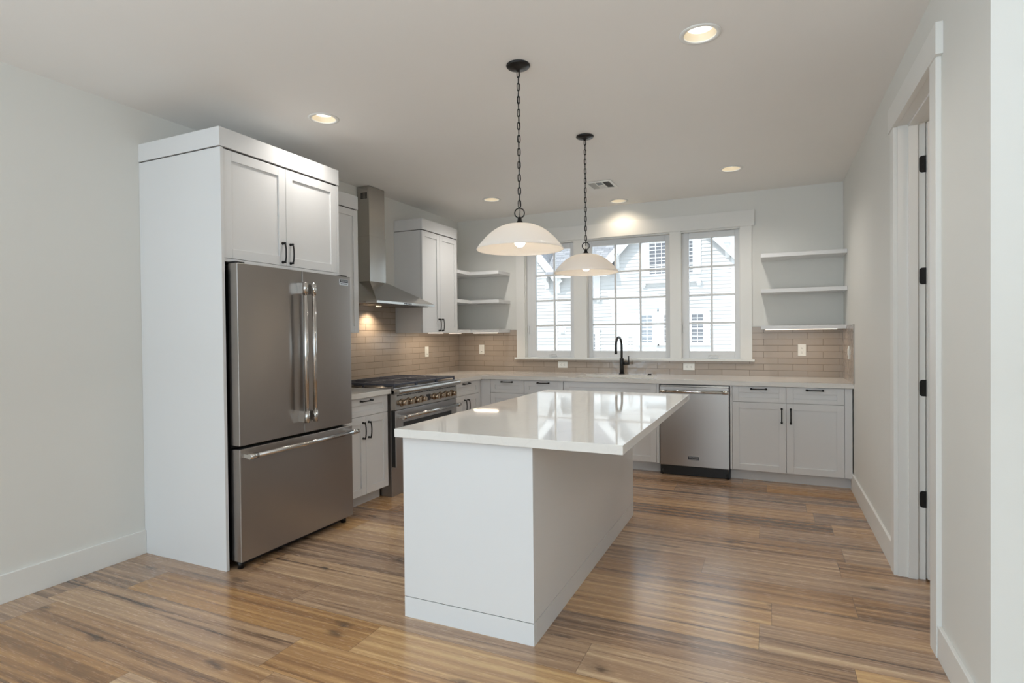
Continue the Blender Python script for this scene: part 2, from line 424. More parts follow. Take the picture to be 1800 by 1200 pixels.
def plate(name, outer, holes, thick, mapf, mat, parent=None):
    """flat plate with holes: outer and holes are lists of 2d points, filled by a 2d curve"""
    cu = bpy.data.curves.new(name, 'CURVE'); cu.dimensions = '2D'; cu.fill_mode = 'BOTH'; cu.extrude = thick / 2
    for pts in [outer] + holes:
        sp = cu.splines.new('POLY'); sp.points.add(len(pts) - 1); sp.use_cyclic_u = True
        for p, q in zip(sp.points, pts): p.co = (q[0], q[1], 0, 1)
    t = bpy.data.objects.new('tmp', cu); COL.objects.link(t)
    dg = bpy.context.evaluated_depsgraph_get(); dg.update()
    me = bpy.data.meshes.new_from_object(t.evaluated_get(dg)); bpy.data.objects.remove(t); bpy.data.curves.remove(cu)
    for v in me.vertices: v.co = mapf(v.co.x, v.co.y, v.co.z)
    bm = bmesh.new(); bm.from_mesh(me); bmesh.ops.remove_doubles(bm, verts=bm.verts, dist=1e-5); bmesh.ops.recalc_face_normals(bm, faces=bm.faces); bm.to_mesh(me); bm.free()
    for p in me.polygons: p.use_smooth = False
    me.name = name
    return link(name, me, mat, parent)


def rect(a0, a1, b0, b1): return [(a0, b0), (a1, b0), (a1, b1), (a0, b1)]
def circ(cx, cy, r, n=40): return [(cx + r * math.cos(2 * math.pi * k / n), cy + r * math.sin(2 * math.pi * k / n)) for k in range(n)]


def text_mesh(name, body, size, mat, parent, origin, uax, vax, depth=0.0006, width=None):
    cu = bpy.data.curves.new(name, 'FONT'); cu.body = body; cu.size = size; cu.extrude = depth; cu.align_x = 'CENTER'; cu.align_y = 'CENTER'
    t = bpy.data.objects.new('tmp', cu); COL.objects.link(t)
    dg = bpy.context.evaluated_depsgraph_get(); dg.update()
    me = bpy.data.meshes.new_from_object(t.evaluated_get(dg)); bpy.data.objects.remove(t); bpy.data.curves.remove(cu)
    xs = [v.co.x for v in me.vertices]; sc = (width / (max(xs) - min(xs))) if width else 1.0
    u, v_ = Vector(uax), Vector(vax); n = u.cross(v_); o = Vector(origin)
    for v in me.vertices: v.co = o + u * v.co.x * sc + v_ * v.co.y + n * v.co.z
    me.name = name
    return link(name, me, mat, parent)

# ------------------------------------------------------------------ the room
L, R, D, H = -3.603, 0.640, 6.2525, 2.790
REAR, EAST = -5.0, 4.0
DL = [(-0.300, 2.865), (-2.665, 2.888), (-2.675, 5.373), (-1.483, 6.050), (-0.306, 5.316)]   # recessed lights
RH = 0.076
fl = M().box(L - 0.15, EAST + 0.15, REAR - 0.15, D + 0.15, -0.12, 0.0)
struct(obj('floor', fl, FLOOR), 'brown oak plank floor')
ceil = plate('ceiling', rect(L - 0.15, EAST + 0.15, REAR - 0.15, D + 0.15), [circ(x, y, RH) for x, y in DL], 0.02, lambda a, b, c: Vector((a, b, H + 0.01 + c)), CEIL)
struct(ceil, 'white painted ceiling')
struct(obj('wall_left', M().box(L - 0.15, L, REAR - 0.15, D + 0.15, 0, H), WALL))
WX0, WX1, WZ0, WZ1 = -2.675, -0.277, 1.080, 2.440     # the window opening
wb = plate('wall_back', rect(L, R + 0.14, 0, H), [rect(WX0, WX1, WZ0, WZ1)], 0.16, lambda a, b, c: Vector((a, D + 0.08 - c, b)), WALL)
struct(wb)
DY0, DY1, DZ = 2.945, 3.715, 2.478                    # the door opening
wr = plate('wall_right', [(2.275, 0), (DY0 - 0.02, 0), (DY0 - 0.02, DZ + 0.02), (DY1 + 0.02, DZ + 0.02), (DY1 + 0.02, 0), (D, 0), (D, H), (2.275, H)], [], 0.14, lambda a, b, c: Vector((R + 0.07 + c, a, b)), WALL)
struct(wr)
struct(obj('wall_hall', M().box(R + 0.14, EAST, 2.275, 2.415, 0, H), WALL))
struct(obj('wall_east', M().box(EAST, EAST + 0.15, REAR, 2.415, 0, H), WALL))
struct(obj('wall_rear', M().box(L, EAST, REAR - 0.15, REAR, 0, H), WALL))
# the small room behind the door
struct(obj('wall_closet', M().box(2.2, 2.3, 2.415, D, 0, H).box(R + 0.14, 2.2, 4.7, 4.8, 0, H), WALL))
BBH, BBT = 0.135, 0.016
struct(obj('baseboard_left', M().box(L, L + BBT, REAR, 2.2680, 0, 0.148, 0.002), TRIM))
struct(obj('baseboard_right', M().box(R - BBT, R, 2.275, DY0 - 0.107, 0, BBH, 0.002).box(R - BBT, R, DY1 + 0.097, 5.60, 0, 0.148, 0.002), TRIM))
struct(obj('baseboard_hall', M().box(R - BBT, EAST, 2.275 - BBT, 2.275, 0, BBH, 0.002), TRIM))
# door casing and the open door
struct(obj('trim_1', M().box(R - 0.02, R, DY0 - 0.105, DY0 - 0.006, 0, DZ - 0.003, 0.0015), TRIM), 'near door casing')
struct(obj('trim_2', M().box(R - 0.02, R, DY1 + 0.006, DY1 + 0.095, 0, DZ - 0.003, 0.0015), TRIM), 'far door casing')
struct(obj('trim_3', M().box(R - 0.026, R, DY0 - 0.132, DY1 + 0.128, DZ - 0.003, 2.605, 0.0015), TRIM), 'door head casing')
jm = M()
jm.box(R, R + 0.125, DY1, DY1 + 0.018, 0, DZ); jm.box(R, R + 0.125, DY0 - 0.018, DY0, 0, DZ); jm.box(R, R + 0.14, DY0 - 0.018, DY1 + 0.018, DZ, DZ + 0.018)
jm.box(R + 0.047, R + 0.090, DY1 - 0.012, DY1, 0, DZ, 0.001); jm.box(R + 0.047, R + 0.090, DY0, DY0 + 0.012, 0, DZ, 0.001); jm.box(R + 0.047, R + 0.090, DY0 + 0.012, DY1 - 0.012, DZ - 0.012, DZ, 0.001)
door = struct(obj('door_1', jm, TRIM), 'white door frame with black hinges and the door swung open')
obj('door_leaf', M().box(R + 0.129, R + 0.129 + 0.76, DY1 - 0.034, DY1 + 0.008, 0.012, DZ - 0.006, 0.0015), TRIM, door)
for zc in (2.256, 1.652, 1.044, 0.438):
    hm = M(); z0, z1 = zc - 0.045, zc + 0.045; xa, xb, rc = R + 0.098, R + 0.140, 0.014
    pts = [(xb, DY1 + 0.0005, z0)]
    pts = [(xb, z0), (xb, z1)] + [(xa + rc - rc * math.sin(a), z1 - rc + rc * math.cos(a)) for a in [i * math.pi / 2 / 6 for i in range(7)]] + [(xa + rc - rc * math.cos(a), z0 + rc - rc * math.sin(a)) for a in [i * math.pi / 2 / 6 for i in range(7)]]
    hm.prism([(x, DY1 - 0.0022, z) for x, z in pts], (0, 0.003, 0))
    hm.cyl((xb + 0.002, DY1 - 0.006, z0 - 0.003), (xb + 0.002, DY1 - 0.006, z1 + 0.003), 0.006, seg=12)
    for dz in (-0.028, 0, 0.028): hm.cyl((xa + 0.018, DY1 - 0.0022, zc + dz), (xa + 0.018, DY1 - 0.0032, zc + dz), 0.004, seg=10)
    obj('hinge', hm, BLACK, door)

# ------------------------------------------------------------------ the window
CY = D - 0.020
struct(obj('trim_4', M().box(-2.787, -2.675, CY, D, 1.083, 2.440, 0.0015), TRIM), 'left window casing')
struct(obj('trim_5', M().box(-0.277, -0.166, CY, D, 1.083, 2.440, 0.0015), TRIM), 'right window casing')
struct(obj('trim_6', M().box(-2.815, -0.138, D - 0.026, D, 2.440, 2.598, 0.0015), TRIM), 'window head board')
struct(obj('trim_7', M().box(-2.809, -0.143, D - 0.036, D + 0.045, 1.060, 1.083, 0.002), TRIM), 'window stool')
struct(obj('trim_8', M().box(-2.059, -1.906, CY, D + 0.10, 1.083, 2.440, 0.0015), TRIM), 'left post between the windows')
struct(obj('trim_9', M().box(-0.979, -0.861, CY, D + 0.10, 1.083, 2.440, 0.0015), TRIM), 'right post between the windows')
struct(obj('trim_10', M().box(WX0, WX0 + 0.006, D, D + 0.16, 1.083, 2.440).box(WX1 - 0.006, WX1, D, D + 0.16, 1.083, 2.440).box(WX0, WX1, D, D + 0.16, 2.425, 2.440), TRIM), 'window jamb boards')
SY0, SY1 = D + 0.050, D + 0.095


def window(name, x0, x1, gx0, gx1, vx, hz, crank, label):
    z0, z1, gz0, gz1 = 1.084, 2.424, 1.163, 2.360
    m = M(); y0, y1 = SY0, SY1
    m.box(x0, gx0, y0, y1, z0, z1, 0.003); m.box(gx1, x1, y0, y1, z0, z1, 0.003)
    m.box(gx0, gx1, y0, y1, z0, gz0, 0.003); m.box(gx0, gx1, y0, y1, gz1, z1, 0.003)
    w = struct(obj(name, m, VINYL), label)
    mm = M(); h = 0.0105
    for x in vx: mm.box(x - h, x + h, y0 + 0.012, y0 + 0.034, gz0, gz1, 0.003)
    for z in hz:
        for a, b_ in zip([gx0] + vx, vx + [gx1]):
            mm.box(a + (h if a != gx0 else 0), b_ - (h if b_ != gx1 else 0), y0 + 0.012, y0 + 0.034, z - h, z + h, 0.003)
    obj('muntin_bars', mm, VINYL, w)
    obj('glass_pane', M().box(gx0 - 0.002, gx1 + 0.002, y0 + 0.021, y0 + 0.025, gz0 - 0.002, gz1 + 0.002), GLASS, w)
    if crank:
        c = M(); cx = crank; c.box(cx - 0.05, cx + 0.05, y0 - 0.022, y0 + 0.002, 1.092, 1.112, 0.004)
        c.tube([(cx - 0.048, y0 - 0.020, 1.116), (cx, y0 - 0.026, 1.124), (cx + 0.046, y0 - 0.020, 1.116)], 0.006, 8)
        obj('crank_handle', c, VINYL, w)
        k = M(); lx = x0 + 0.014 if crank > -1 else x0 + 0.02
        k.box(lx - 0.006, lx + 0.006, y0 - 0.016, y0 + 0.002, 1.36, 1.46, 0.003)
        obj('lock_lever', k, VINYL, w)
    return w
HZ = [1.461, 1.759, 2.058]
window('window_1', WX0 + 0.006, -2.059, -2.558, -2.122, [-2.328], HZ, -2.345, 'left casement window with eight panes')
window('window_2', -1.906, -0.979, -1.858, -1.037, [-1.593, -1.311], HZ, None, 'wide middle window with twelve panes')
window('window_3', -0.861, WX1 - 0.006, -0.789, -0.333, [-0.560], HZ, -0.545, 'right casement window with eight panes')

# ------------------------------------------------------------------ tile
TT = 0.008
tb = plate('wall_tile_back', [(L, 0.914), (R, 0.914), (R, 1.413), (-0.166, 1.413), (-0.166, 1.060), (-2.787, 1.060), (-2.787, 1.413), (L, 1.413)], [], TT, lambda a, b, c: Vector((a, D - TT / 2 - c, b)), TILE_B)
struct(tb, 'beige tile on the back wall')
tl = plate('wall_tile_left', [(3.285, 0.914), (D - TT, 0.914), (D - TT, 1.413), (4.916, 1.413), (4.916, 1.72), (3.923, 1.72), (3.923, 1.413), (3.285, 1.413)], [], TT, lambda a, b, c: Vector((L + TT / 2 - c, a, b)), TILE_L)
struct(tl, 'beige tile on the left wall')
tr = plate('wall_tile_right', rect(5.478, D - TT, 0.914, 1.413), [], TT, lambda a, b, c: Vector((R - TT / 2 - c, a, b)), TILE_R)
struct(tr, 'beige tile return on the right wall')
struct(obj('trim_11', M().box(R - 0.010, R, 5.472, 5.478, 0.914, 1.416), STEEL_H), 'metal edge of the tile')

# ------------------------------------------------------------------ cabinet helpers
class Face:
    """a cabinet run: F is the carcass front plane; u runs along the wall, n out of the front"""
    def __init__(s, side, F): s.side, s.F = side, F

    def p(s, u, n, z): return (s.F + n, u, z) if s.side == 'left' else (u, s.F - n, z)

    def box(s, m, u0, u1, n0, n1, z0, z1, bev=0.0):
        if s.side == 'left': m.box(s.F + n0, s.F + n1, u0, u1, z0, z1, bev)
        else: m.box(u0, u1, s.F - n1, s.F - n0, z0, z1, bev)

    def door(s, parent, u0, u1, z0, z1, name='door', fw=0.057, ft=None, fb=None, hand=None):
        m = M(); ft = ft or fw; fb = fb or fw; g = 0.0016; u0 += g; u1 -= g; z0 += g; z1 -= g; t0, t1 = 0.002, 0.021
        s.box(m, u0, u0 + fw, t0, t1, z0, z1, 0.0012); s.box(m, u1 - fw, u1, t0, t1, z0, z1, 0.0012)
        s.box(m, u0 + fw, u1 - fw, t0, t1, z1 - ft, z1, 0.0012); s.box(m, u0 + fw, u1 - fw, t0, t1, z0, z0 + fb, 0.0012)
        s.box(m, u0 + fw - 0.002, u1 - fw + 0.002, t0, t1 - 0.009, z0 + fb - 0.002, z1 - ft + 0.002)
        d = obj(name, m, CAB, parent)
        if hand: s.handle(d, *hand)
        return d

    def handle(s, parent, cu, cz, vertical, LN=0.122):
        h = M(); a = LN / 2
        def q(t, n): return s.p(cu, 0.021 + n, cz + t) if vertical else s.p(cu + t, 0.021 + n, cz)
        h.tube([q(-a, 0.020), q(-a * 0.80, 0.0265), q(-a * 0.4, 0.030), q(0, 0.031), q(a * 0.4, 0.030), q(a * 0.80, 0.0265), q(a, 0.020)], 0.0052, 8)
        for sg in (-1, 1):
            h.cyl(q(sg * a, -0.0005), q(sg * a, 0.006), 0.0098, 0.0085, 12)
            h.cyl(q(sg * a, 0.006), q(sg * a, 0.024), 0.0062, 0.0062, 10)
            h.cyl(q(sg * a * 0.94 - sg * 0.002, 0.0215), q(sg * a + sg * 0.006, 0.0195), 0.0078, 0.0078, 10)
        o = obj('handle', h, BLACK, parent); o['label'] = 'black bow handle'; return o

LF = Face('left', -2.936)     # door faces at -2.915
BF = Face('back', 5.560)      # door faces at 5.539
CZ1 = 0.874


def base_cabinet(face, label, u0, u1, deep, drawers, doors, toe=True, false_front=False, fill=None, dz=(0.726, 0.870), top=None):
    loc = face.p((u0 + u1) / 2, -deep / 2, 0)
    t = thing('base_cabinet', label, 'cabinet', loc, 'white base cabinets under the countertop')
    m = M(); face.box(m, u0, u1, -deep, 0, 0.100, top or CZ1 - 0.001)
    if top:
        face.box(m, u0, u0 + 0.018, -deep, 0, top, CZ1 - 0.001); face.box(m, u1 - 0.018, u1, -deep, 0, top, CZ1 - 0.001); face.box(m, u0 + 0.018, u1 - 0.018, -0.018, 0, top, CZ1 - 0.001)
    obj('cabinet_body', m, CAB, t)
    m = M(); face.box(m, u0, u1, -deep, -0.078, 0.0, 0.0995); obj('toe_kick', m, CAB, t)
    for a, b_ in fill or []:
        m = M(); face.box(m, a, b_, 0.0, 0.020, 0.104, 0.870, 0.001); obj('filler_strip', m, CAB, t)
    for (a, b_) in drawers:
        cu = (a + b_) / 2
        face.door(t, a, b_, dz[0], dz[1], 'false_front' if false_front else 'drawer', 0.055, 0.056, 0.040, None if false_front else (cu, 0.846, False))
    for (a, b_, hu) in doors:
        face.door(t, a, b_, 0.104, dz[0], 'door', hand=(hu, 0.613, True) if hu is not None else None)
    return t

# left run
base_cabinet(LF, 'white base cabinet between refrigerator and gas range', 3.290, 3.866, 0.660, [(3.296, 3.862)], [(3.296, 3.579, 3.545), (3.579, 3.862, 3.613)])
base_cabinet(LF, 'narrow white base cabinet in the corner just beyond the gas range', 4.906, 5.520, 0.660, [(4.912, 5.486)], [(4.912, 5.200, 5.166), (5.200, 5.486, 5.234)], fill=[(5.487, 5.5395)])
# back run
base_cabinet(BF, 'two-drawer white base cabinet along the back wall left of the sink', -2.895, -1.951, 0.685, [(-2.797, -2.395), (-2.395, -1.953)], [(-2.797, -2.395, -2.430), (-2.395, -1.953, -2.360)], fill=[(-2.9145, -2.799)])
sinkcab = base_cabinet(BF, 'white sink cabinet with one wide false drawer front and no drawer handle', -1.949, -0.976, 0.685, [(-1.948, -1.003)], [(-1.948, -1.476, -1.512), (-1.476, -1.003, -1.440)], false_front=True, fill=[(-1.002, -0.977)], top=0.670)
base_cabinet(BF, 'white two-door two-drawer base cabinet right of the dishwasher against the right wall', -0.338, 0.632, 0.685, [(-0.319, 0.126), (0.126, 0.573)], [(-0.319, 0.126, 0.090), (0.126, 0.573, 0.162)], fill=[(-0.337, -0.320), (0.574, 0.631)])

# ------------------------------------------------------------------ countertops
XC, DC = -2.882, 5.504
c1 = M().box(L + 0.001, XC, 3.284, 3.869, CZ1, 0.914, 0.002)
o = recenter(obj('countertop', c1, QUARTZ), (-3.24, 3.576, CZ1)); tag(o, 'short white quartz countertop between refrigerator and range', 'countertop')
SX0, SX1, SYA, SYB = -1.850, -1.070, 5.632, 6.005
outer = [(L + 0.001, 4.903), (XC, 4.903), (XC, DC), (R - 0.001, DC), (R - 0.001, D - 0.001), (L + 0.001, D - 0.001)]
o = plate('countertop', outer, [rect(SX0, SX1, SYA, SYB)], 0.0399, lambda a, b, c: Vector((a, b, 0.894 + c)), QUARTZ)
recenter(o, (-1.4, 5.88, CZ1)); tag(o, 'long L-shaped white quartz countertop under the window with the sink cut out', 'countertop')
# sink
s = M(); bz = 0.68; w = 0.012
s.box(SX0 - w, SX1 + w, SYA - w, SYB + w, bz - 0.006, bz)
s.box(SX0 - w, SX0 - 0.001, SYA - w, SYB + w, bz, CZ1 - 0.001); s.box(SX1 + 0.001, SX1 + w, SYA - w, SYB + w, bz, CZ1 - 0.001)
s.box(SX0, SX1, SYA - w, SYA - 0.001, bz, CZ1 - 0.001); s.box(SX0, SX1, SYB + 0.001, SYB + w, bz, CZ1 - 0.001)
t = thing('sink', 'undermount kitchen sink basin set in the countertop under the window', 'sink', ((SX0 + SX1) / 2, (SYA + SYB) / 2, bz))
obj('basin', s, PLASTIC, t)
obj('drain', M().lathe([(0.045, bz), (0.045, bz + 0.003), (0.036, bz + 0.004), (0.030, bz + 0.001), (0.0001, bz + 0.001)], -1.46, 5.86, 28), POLISH, t)
# faucet
fx, fy = -1.485, 6.146
t = thing('faucet', 'matte black gooseneck faucet standing behind the sink', 'faucet', (fx, fy, 0.914))
obj('base_flange', M().lathe([(0.031, 0.914), (0.031, 0.919), (0.028, 0.922)], fx, fy, 28), BLACK, t)
obj('body', M().lathe([(0.0225, 0.920), (0.0225, 1.084), (0.020, 1.088)], fx, fy, 28), BLACK, t)
g = []; dirx, diry = -0.06, -0.998; rr = 0.103
g += [(fx, fy, 1.086), (fx, fy, 1.15), (fx, fy, 1.215)]
for i in range(1, 17):
    a = math.pi * i / 16
    d = rr * (1 - math.cos(a)); g.append((fx + dirx * d, fy + diry * d, 1.215 + rr * math.sin(a)))
g += [(fx + dirx * 2 * rr, fy + diry * 2 * rr, 1.19), (fx + dirx * 2 * rr, fy + diry * 2 * rr, 1.165)]
obj('gooseneck_spout', M().tube(g, 0.0125, 14), BLACK, t)
e_ = g[-1]
obj('spray_head', M().cyl((e_[0], e_[1], 1.166), (e_[0], e_[1], 1.138), 0.0150, 0.0145, 18), BLACK, t)
lv = M().cyl((fx + 0.02, fy, 1.030), (fx + 0.082, fy, 1.030), 0.0150, 0.0150, 18)
lv.box(fx + 0.070, fx + 0.081, fy - 0.008, fy + 0.008, 1.030, 1.112, 0.002)
obj('lever_handle', lv, BLACK, t)
o = recenter(obj('hole_cover', M().lathe([(0.020, 0.914), (0.020, 0.921), (0.016, 0.924), (0.0001, 0.924)], -1.175, 6.105, 24), BLACK), (-1.175, 6.105, 0.914))
tag(o, 'small round black cap on the countertop right of the faucet', 'cap')

# ------------------------------------------------------------------ island
IX0, IX1, IY0, IY1 = -1.613, -0.937, 2.252, 4.205
t = thing('kitchen_island', 'white panelled kitchen island standing on the oak floor', 'island', ((IX0 + IX1) / 2, (IY0 + IY1) / 2, 0))
obj('island_body', M().box(IX0 + 0.004, IX1 - 0.004, IY0 + 0.004, IY1 - 0.004, 0.02, CZ1 - 0.001), GAP, t)
b = M().box(IX0, IX1, IY0, IY0 + 0.02, 0.1005, CZ1 - 0.001, 0.0008); obj('end_panel', b, CAB, t)
obj('side_panel', M().box(IX1 - 0.018, IX1, IY0 + 0.0201, IY1, 0.1005, CZ1 - 0.001, 0.0008), CAB, t)
obj('side_panel', M().box(IX0, IX0 + 0.018, IY0 + 0.0201, IY1, 0.1005, CZ1 - 0.001, 0.0008), CAB, t)
obj('base_board', M().box(IX0, IX1, IY0, IY0 + 0.02, 0.0, 0.0970, 0.0008), CAB, t)
obj('base_board', M().box(IX1 - 0.018, IX1 + 0.001, IY0 + 0.0201, IY1, 0.0, 0.0985, 0.0008), CAB, t)
obj('base_board', M().box(IX0, IX0 + 0.018, IY0 + 0.0201, IY1, 0.0, 0.0970, 0.0008), CAB, t)
obj('end_panel', M().box(IX0 + 0.018, IX1 - 0.018, IY1 - 0.004, IY1 + 0.002, 0, CZ1 - 0.001), CAB, t)
o = recenter(obj('island_countertop', M().box(-1.630, -0.531, 2.207, 4.235, CZ1 + 0.0005, 0.914, 0.0025), QUARTZ), (-1.08, 3.2, CZ1))
tag(o, 'thick white quartz slab topping the island and overhanging on the right', 'countertop')

# ------------------------------------------------------------------ refrigerator and its surround
t = thing('refrigerator_surround', 'tall white side panel with a two-door cabinet over the refrigerator', 'cabinet', (-3.24, 2.76, 0))
obj('side_panel', M().box(L + 0.001, -2.868, 2.2690, 2.289, 0.0, 2.4545, 0.001), CAB, t)
obj('cabinet_body', M().box(L + 0.001, -2.898, 2.2895, 3.255, 1.802, 2.4545), CAB, t)
obj('shadow_gap', M().box(L + 0.001, -2.884, 2.276, 3.248, 2.4546, 2.4620), GAP, t)
obj('top_board', M().box(L + 0.001, -2.872, 2.2675, 3.256, 2.4622, 2.5715, 0.001), CAB, t)
obj('bottom_rail', M().box(-2.897, -2.877, 2.2895, 3.255, 1.800, 1.818), CAB, t)
UF = Face('left', -2.898)
UF.door(t, 2.293, 2.760, 1.819, 2.453, hand=(2.727, 1.902, True))
UF.door(t, 2.760, 3.234, 1.819, 2.453, hand=(2.793, 1.902, True))
obj('end_stile', M().box(-2.897, -2.877, 3.2345, 3.255, 1.819, 2.453), CAB, t)

FX = -2.790; FY0, FY1 = 2.307, 3.272; FM = 2.805
t = thing('refrigerator', 'stainless steel french-door refrigerator with bottom freezer drawer', 'refrigerator', (-3.17, 2.79, 0))
obj('case', M().box(-3.55, FX - 0.085, FY0 + 0.008, 3.262, 0.05, 1.752), STEEL_D, t)


def steel_panel(name, y0, y1, z0, z1, parent):
    m = M(); m.box(FX - 0.078, FX, y0, y1, z0, z1, 0.004, 3)
    return obj(name, m, STEEL, parent)


def bar_handle(parent, kind, a, b, c, ext):
    """kind v: vertical bar at y=c from z a..b; kind h: horizontal bar at z=c from y a..b"""
    hx = FX + 0.062
    m = M()
    def P(t, n): return (FX + n, c, t) if kind == 'v' else (FX + n, t, c)
    m.cyl(P(a + 0.02, 0.062), P(b - 0.02, 0.062), 0.0140, seg=20)
    h = obj('handle', m, POLISH, parent)
    for s0, s1 in ((a, a + ext), (b - ext, b)):
        e1 = M()
        if kind == 'v': e1.box(FX - 0.001, FX + 0.064, c - 0.013, c + 0.013, s0, s1, 0.004)
        e1.cyl(P(s0, 0.062), P(s1, 0.062), 0.0165, seg=20)
        if kind == 'h':
            q = (s0 + s1) / 2; e1.box(FX - 0.001, FX + 0.058, s0 + 0.004, s1 - 0.004, c - 0.012, c + 0.012, 0.003)
        obj('end_bracket', e1, POLISH, h)
    return h
dl = steel_panel('door', FY0, FM - 0.002, 0.724, 1.787, t)
bar_handle(dl, 'v', 0.800, 1.708, 2.768, 0.075)
dr = steel_panel('door', FM + 0.002, FY1, 0.724, 1.787, t)
bar_handle(dr, 'v', 0.800, 1.708, 2.842, 0.075)
bd = obj('badge', M().box(FX - 0.001, FX + 0.0035, 3.155, 3.246, 1.722, 1.766, 0.001), SILVER, dr); bd['label'] = 'small silver and black badge'
obj('badge_band', M().box(FX + 0.003, FX + 0.0042, 3.160, 3.241, 1.742, 1.763), INK, bd)
text_mesh('badge_lettering', 'FRIGIDAIRE', 0.017, SILVER, bd, (FX + 0.0043, 3.2005, 1.7525), (0, 1, 0), (0, 0, 1), width=0.070)
text_mesh('badge_lettering', 'PROFESSIONAL', 0.010, INK, bd, (FX + 0.0036, 3.2005, 1.7322), (0, 1, 0), (0, 0, 1), width=0.070)
fz = steel_panel('freezer_drawer', FY0, FY1, 0.048, 0.706, t)
bar_handle(fz, 'h', 2.318, 3.262, 0.668, 0.060)
obj('hinge_cover', M().box(FX - 0.14, FX - 0.02, FY0 + 0.004, FY0 + 0.07, 1.7875, 1.7985, 0.003), BLACK, t)
obj('hinge_cover', M().box(FX - 0.14, FX - 0.02, FY1 - 0.07, FY1 - 0.012, 1.7875, 1.7985, 0.003), BLACK, t)
obj('toe_grille', M().box(FX - 0.075, FX - 0.055, FY0 + 0.03, FY1 - 0.06, 0.012, 0.047), BLACK, t)
for yy in (FY0 + 0.035, FY1 - 0.05):
    obj('foot', M().cyl((FX - 0.05, yy, 0), (FX - 0.05, yy, 0.049), 0.018, seg=16), BLACK, t)
obj('door_gasket', M().box(FX - 0.085, FX - 0.0785, FY0 + 0.005, FY1 - 0.012, 0.06, 1.78), BLACK, t)
obj('foot', M().cyl((-3.45, 2.36, 0), (-3.45, 2.36, 0.05), 0.02, seg=16), BLACK, t)

# ------------------------------------------------------------------ wall cabinets
def wall_cabinet(label, y0, y1, doors, X=-3.255, z0=1.385, open_side=None):
    t = thing('wall_cabinet', label, 'cabinet', ((L + X) / 2, (y0 + y1) / 2, z0))
    obj('cabinet_body', M().box(L + 0.001, X - 0.021, y0, y1, z0, 2.4455), CAB, t)
    obj('shadow_gap', M().box(L + 0.001, X - 0.008, y0 + 0.006, y1 - 0.006, 2.4456, 2.4525), GAP, t)
    obj('top_board', M().box(L + 0.001, X + 0.003, y0 - 0.001, y1 + 0.001, 2.4526, 2.566, 0.001), CAB, t)
    F = Face('left', X - 0.021)
    for a, b_, hu in doors: F.door(t, a, b_, z0, 2.445, hand=(hu, 1.470, True) if hu else None)
    return t
wall_cabinet('tall white wall cabinet tucked between refrigerator surround and hood', 3.260, 3.923, [(3.260, 3.592, 3.560), (3.592, 3.923, 3.624)])
wall_cabinet('tall white two-door wall cabinet between hood and corner shelves', 4.916, 5.628, [(4.916, 5.260, 5.228), (5.260, 5.628, 5.292)])
for y0, y1, lab in ((5.30, 5.60, 'warm under-cabinet light strip below the wall cabinet beside the hood'),):
    o = recenter(obj('light_strip', M().box(-3.441, -3.429, y0, y1, 1.3805, 1.3848), LED), (-3.435, (y0 + y1) / 2, 1.3805)); tag(o, lab, 'light')
area('strip_glow', (-3.435, 5.28, 1.374), (0, 0, -1), 0.01, 0.6, 1.3, WARM).rotation_euler = (0, 0, 0)

# corner shelves (L-shaped) and right shelves
SH = [(2.072, 2.110), (1.734, 1.772), (1.383, 1.421)]
names = ['topmost', 'middle', 'lowest']
extra = ['topmost L-shaped white shelf in the corner left of the window', 'middle L-shaped white shelf in the corner left of the window', 'lowest L-shaped white shelf in the corner, with light strips under it']
for (z0, z1), lab in zip(SH, extra):
    m = M().prism([(L + 0.001, 5.630, z0), (-3.255, 5.630, z0), (-3.255, 5.935, z0), (-2.876, 5.935, z0), (-2.876, D - 0.001, z0), (L + 0.001, D - 0.001, z0)], (0, 0, z1 - z0))
    o = recenter(obj('corner_shelf', m, CAB), (-3.4, 6.0, z0)); tag(o, lab, 'shelf', 'corner shelves left of the window')
extra = ['topmost white shelf on the back wall right of the window', 'middle white shelf on the back wall right of the window', 'lowest white shelf right of the window, lit from underneath']
for (z0, z1), lab in zip(SH, extra):
    m = M().box(-0.080, R - 0.001, 5.935, D - 0.001, z0 - 0.001, z1 - 0.003, 0.001)
    o = recenter(obj('wall_shelf', m, CAB), (0.28, 6.1, z0)); tag(o, lab, 'shelf', 'shelves right of the window')
for x0, x1, y0, y1, lab in ((-3.389, -3.377, 5.66, 5.93, 'short light strip under the lowest corner shelf beside the wall cabinet'), (-3.250, -2.930, 5.991, 6.003, 'warm light strip under the lowest corner shelf along the back wall'),
                            (-0.040, 0.560, 5.971, 5.983, 'warm light strip under the lowest shelf right of the window')):
    o = recenter(obj('light_strip', M().box(x0, x1, y0, y1, 1.3775, 1.3818), LED), ((x0 + x1) / 2, (y0 + y1) / 2, 1.3775)); tag(o, lab, 'light', 'light strips under shelves')
area('strip_glow', (-3.09, 5.997, 1.372), (0, 0, -1), 0.32, 0.01, 0.8, WARM).rotation_euler = (0, 0, 0)
area('strip_glow', (0.26, 5.977, 1.372), (0, 0, -1), 0.60, 0.01, 0.9, WARM).rotation_euler = (0, 0, 0)

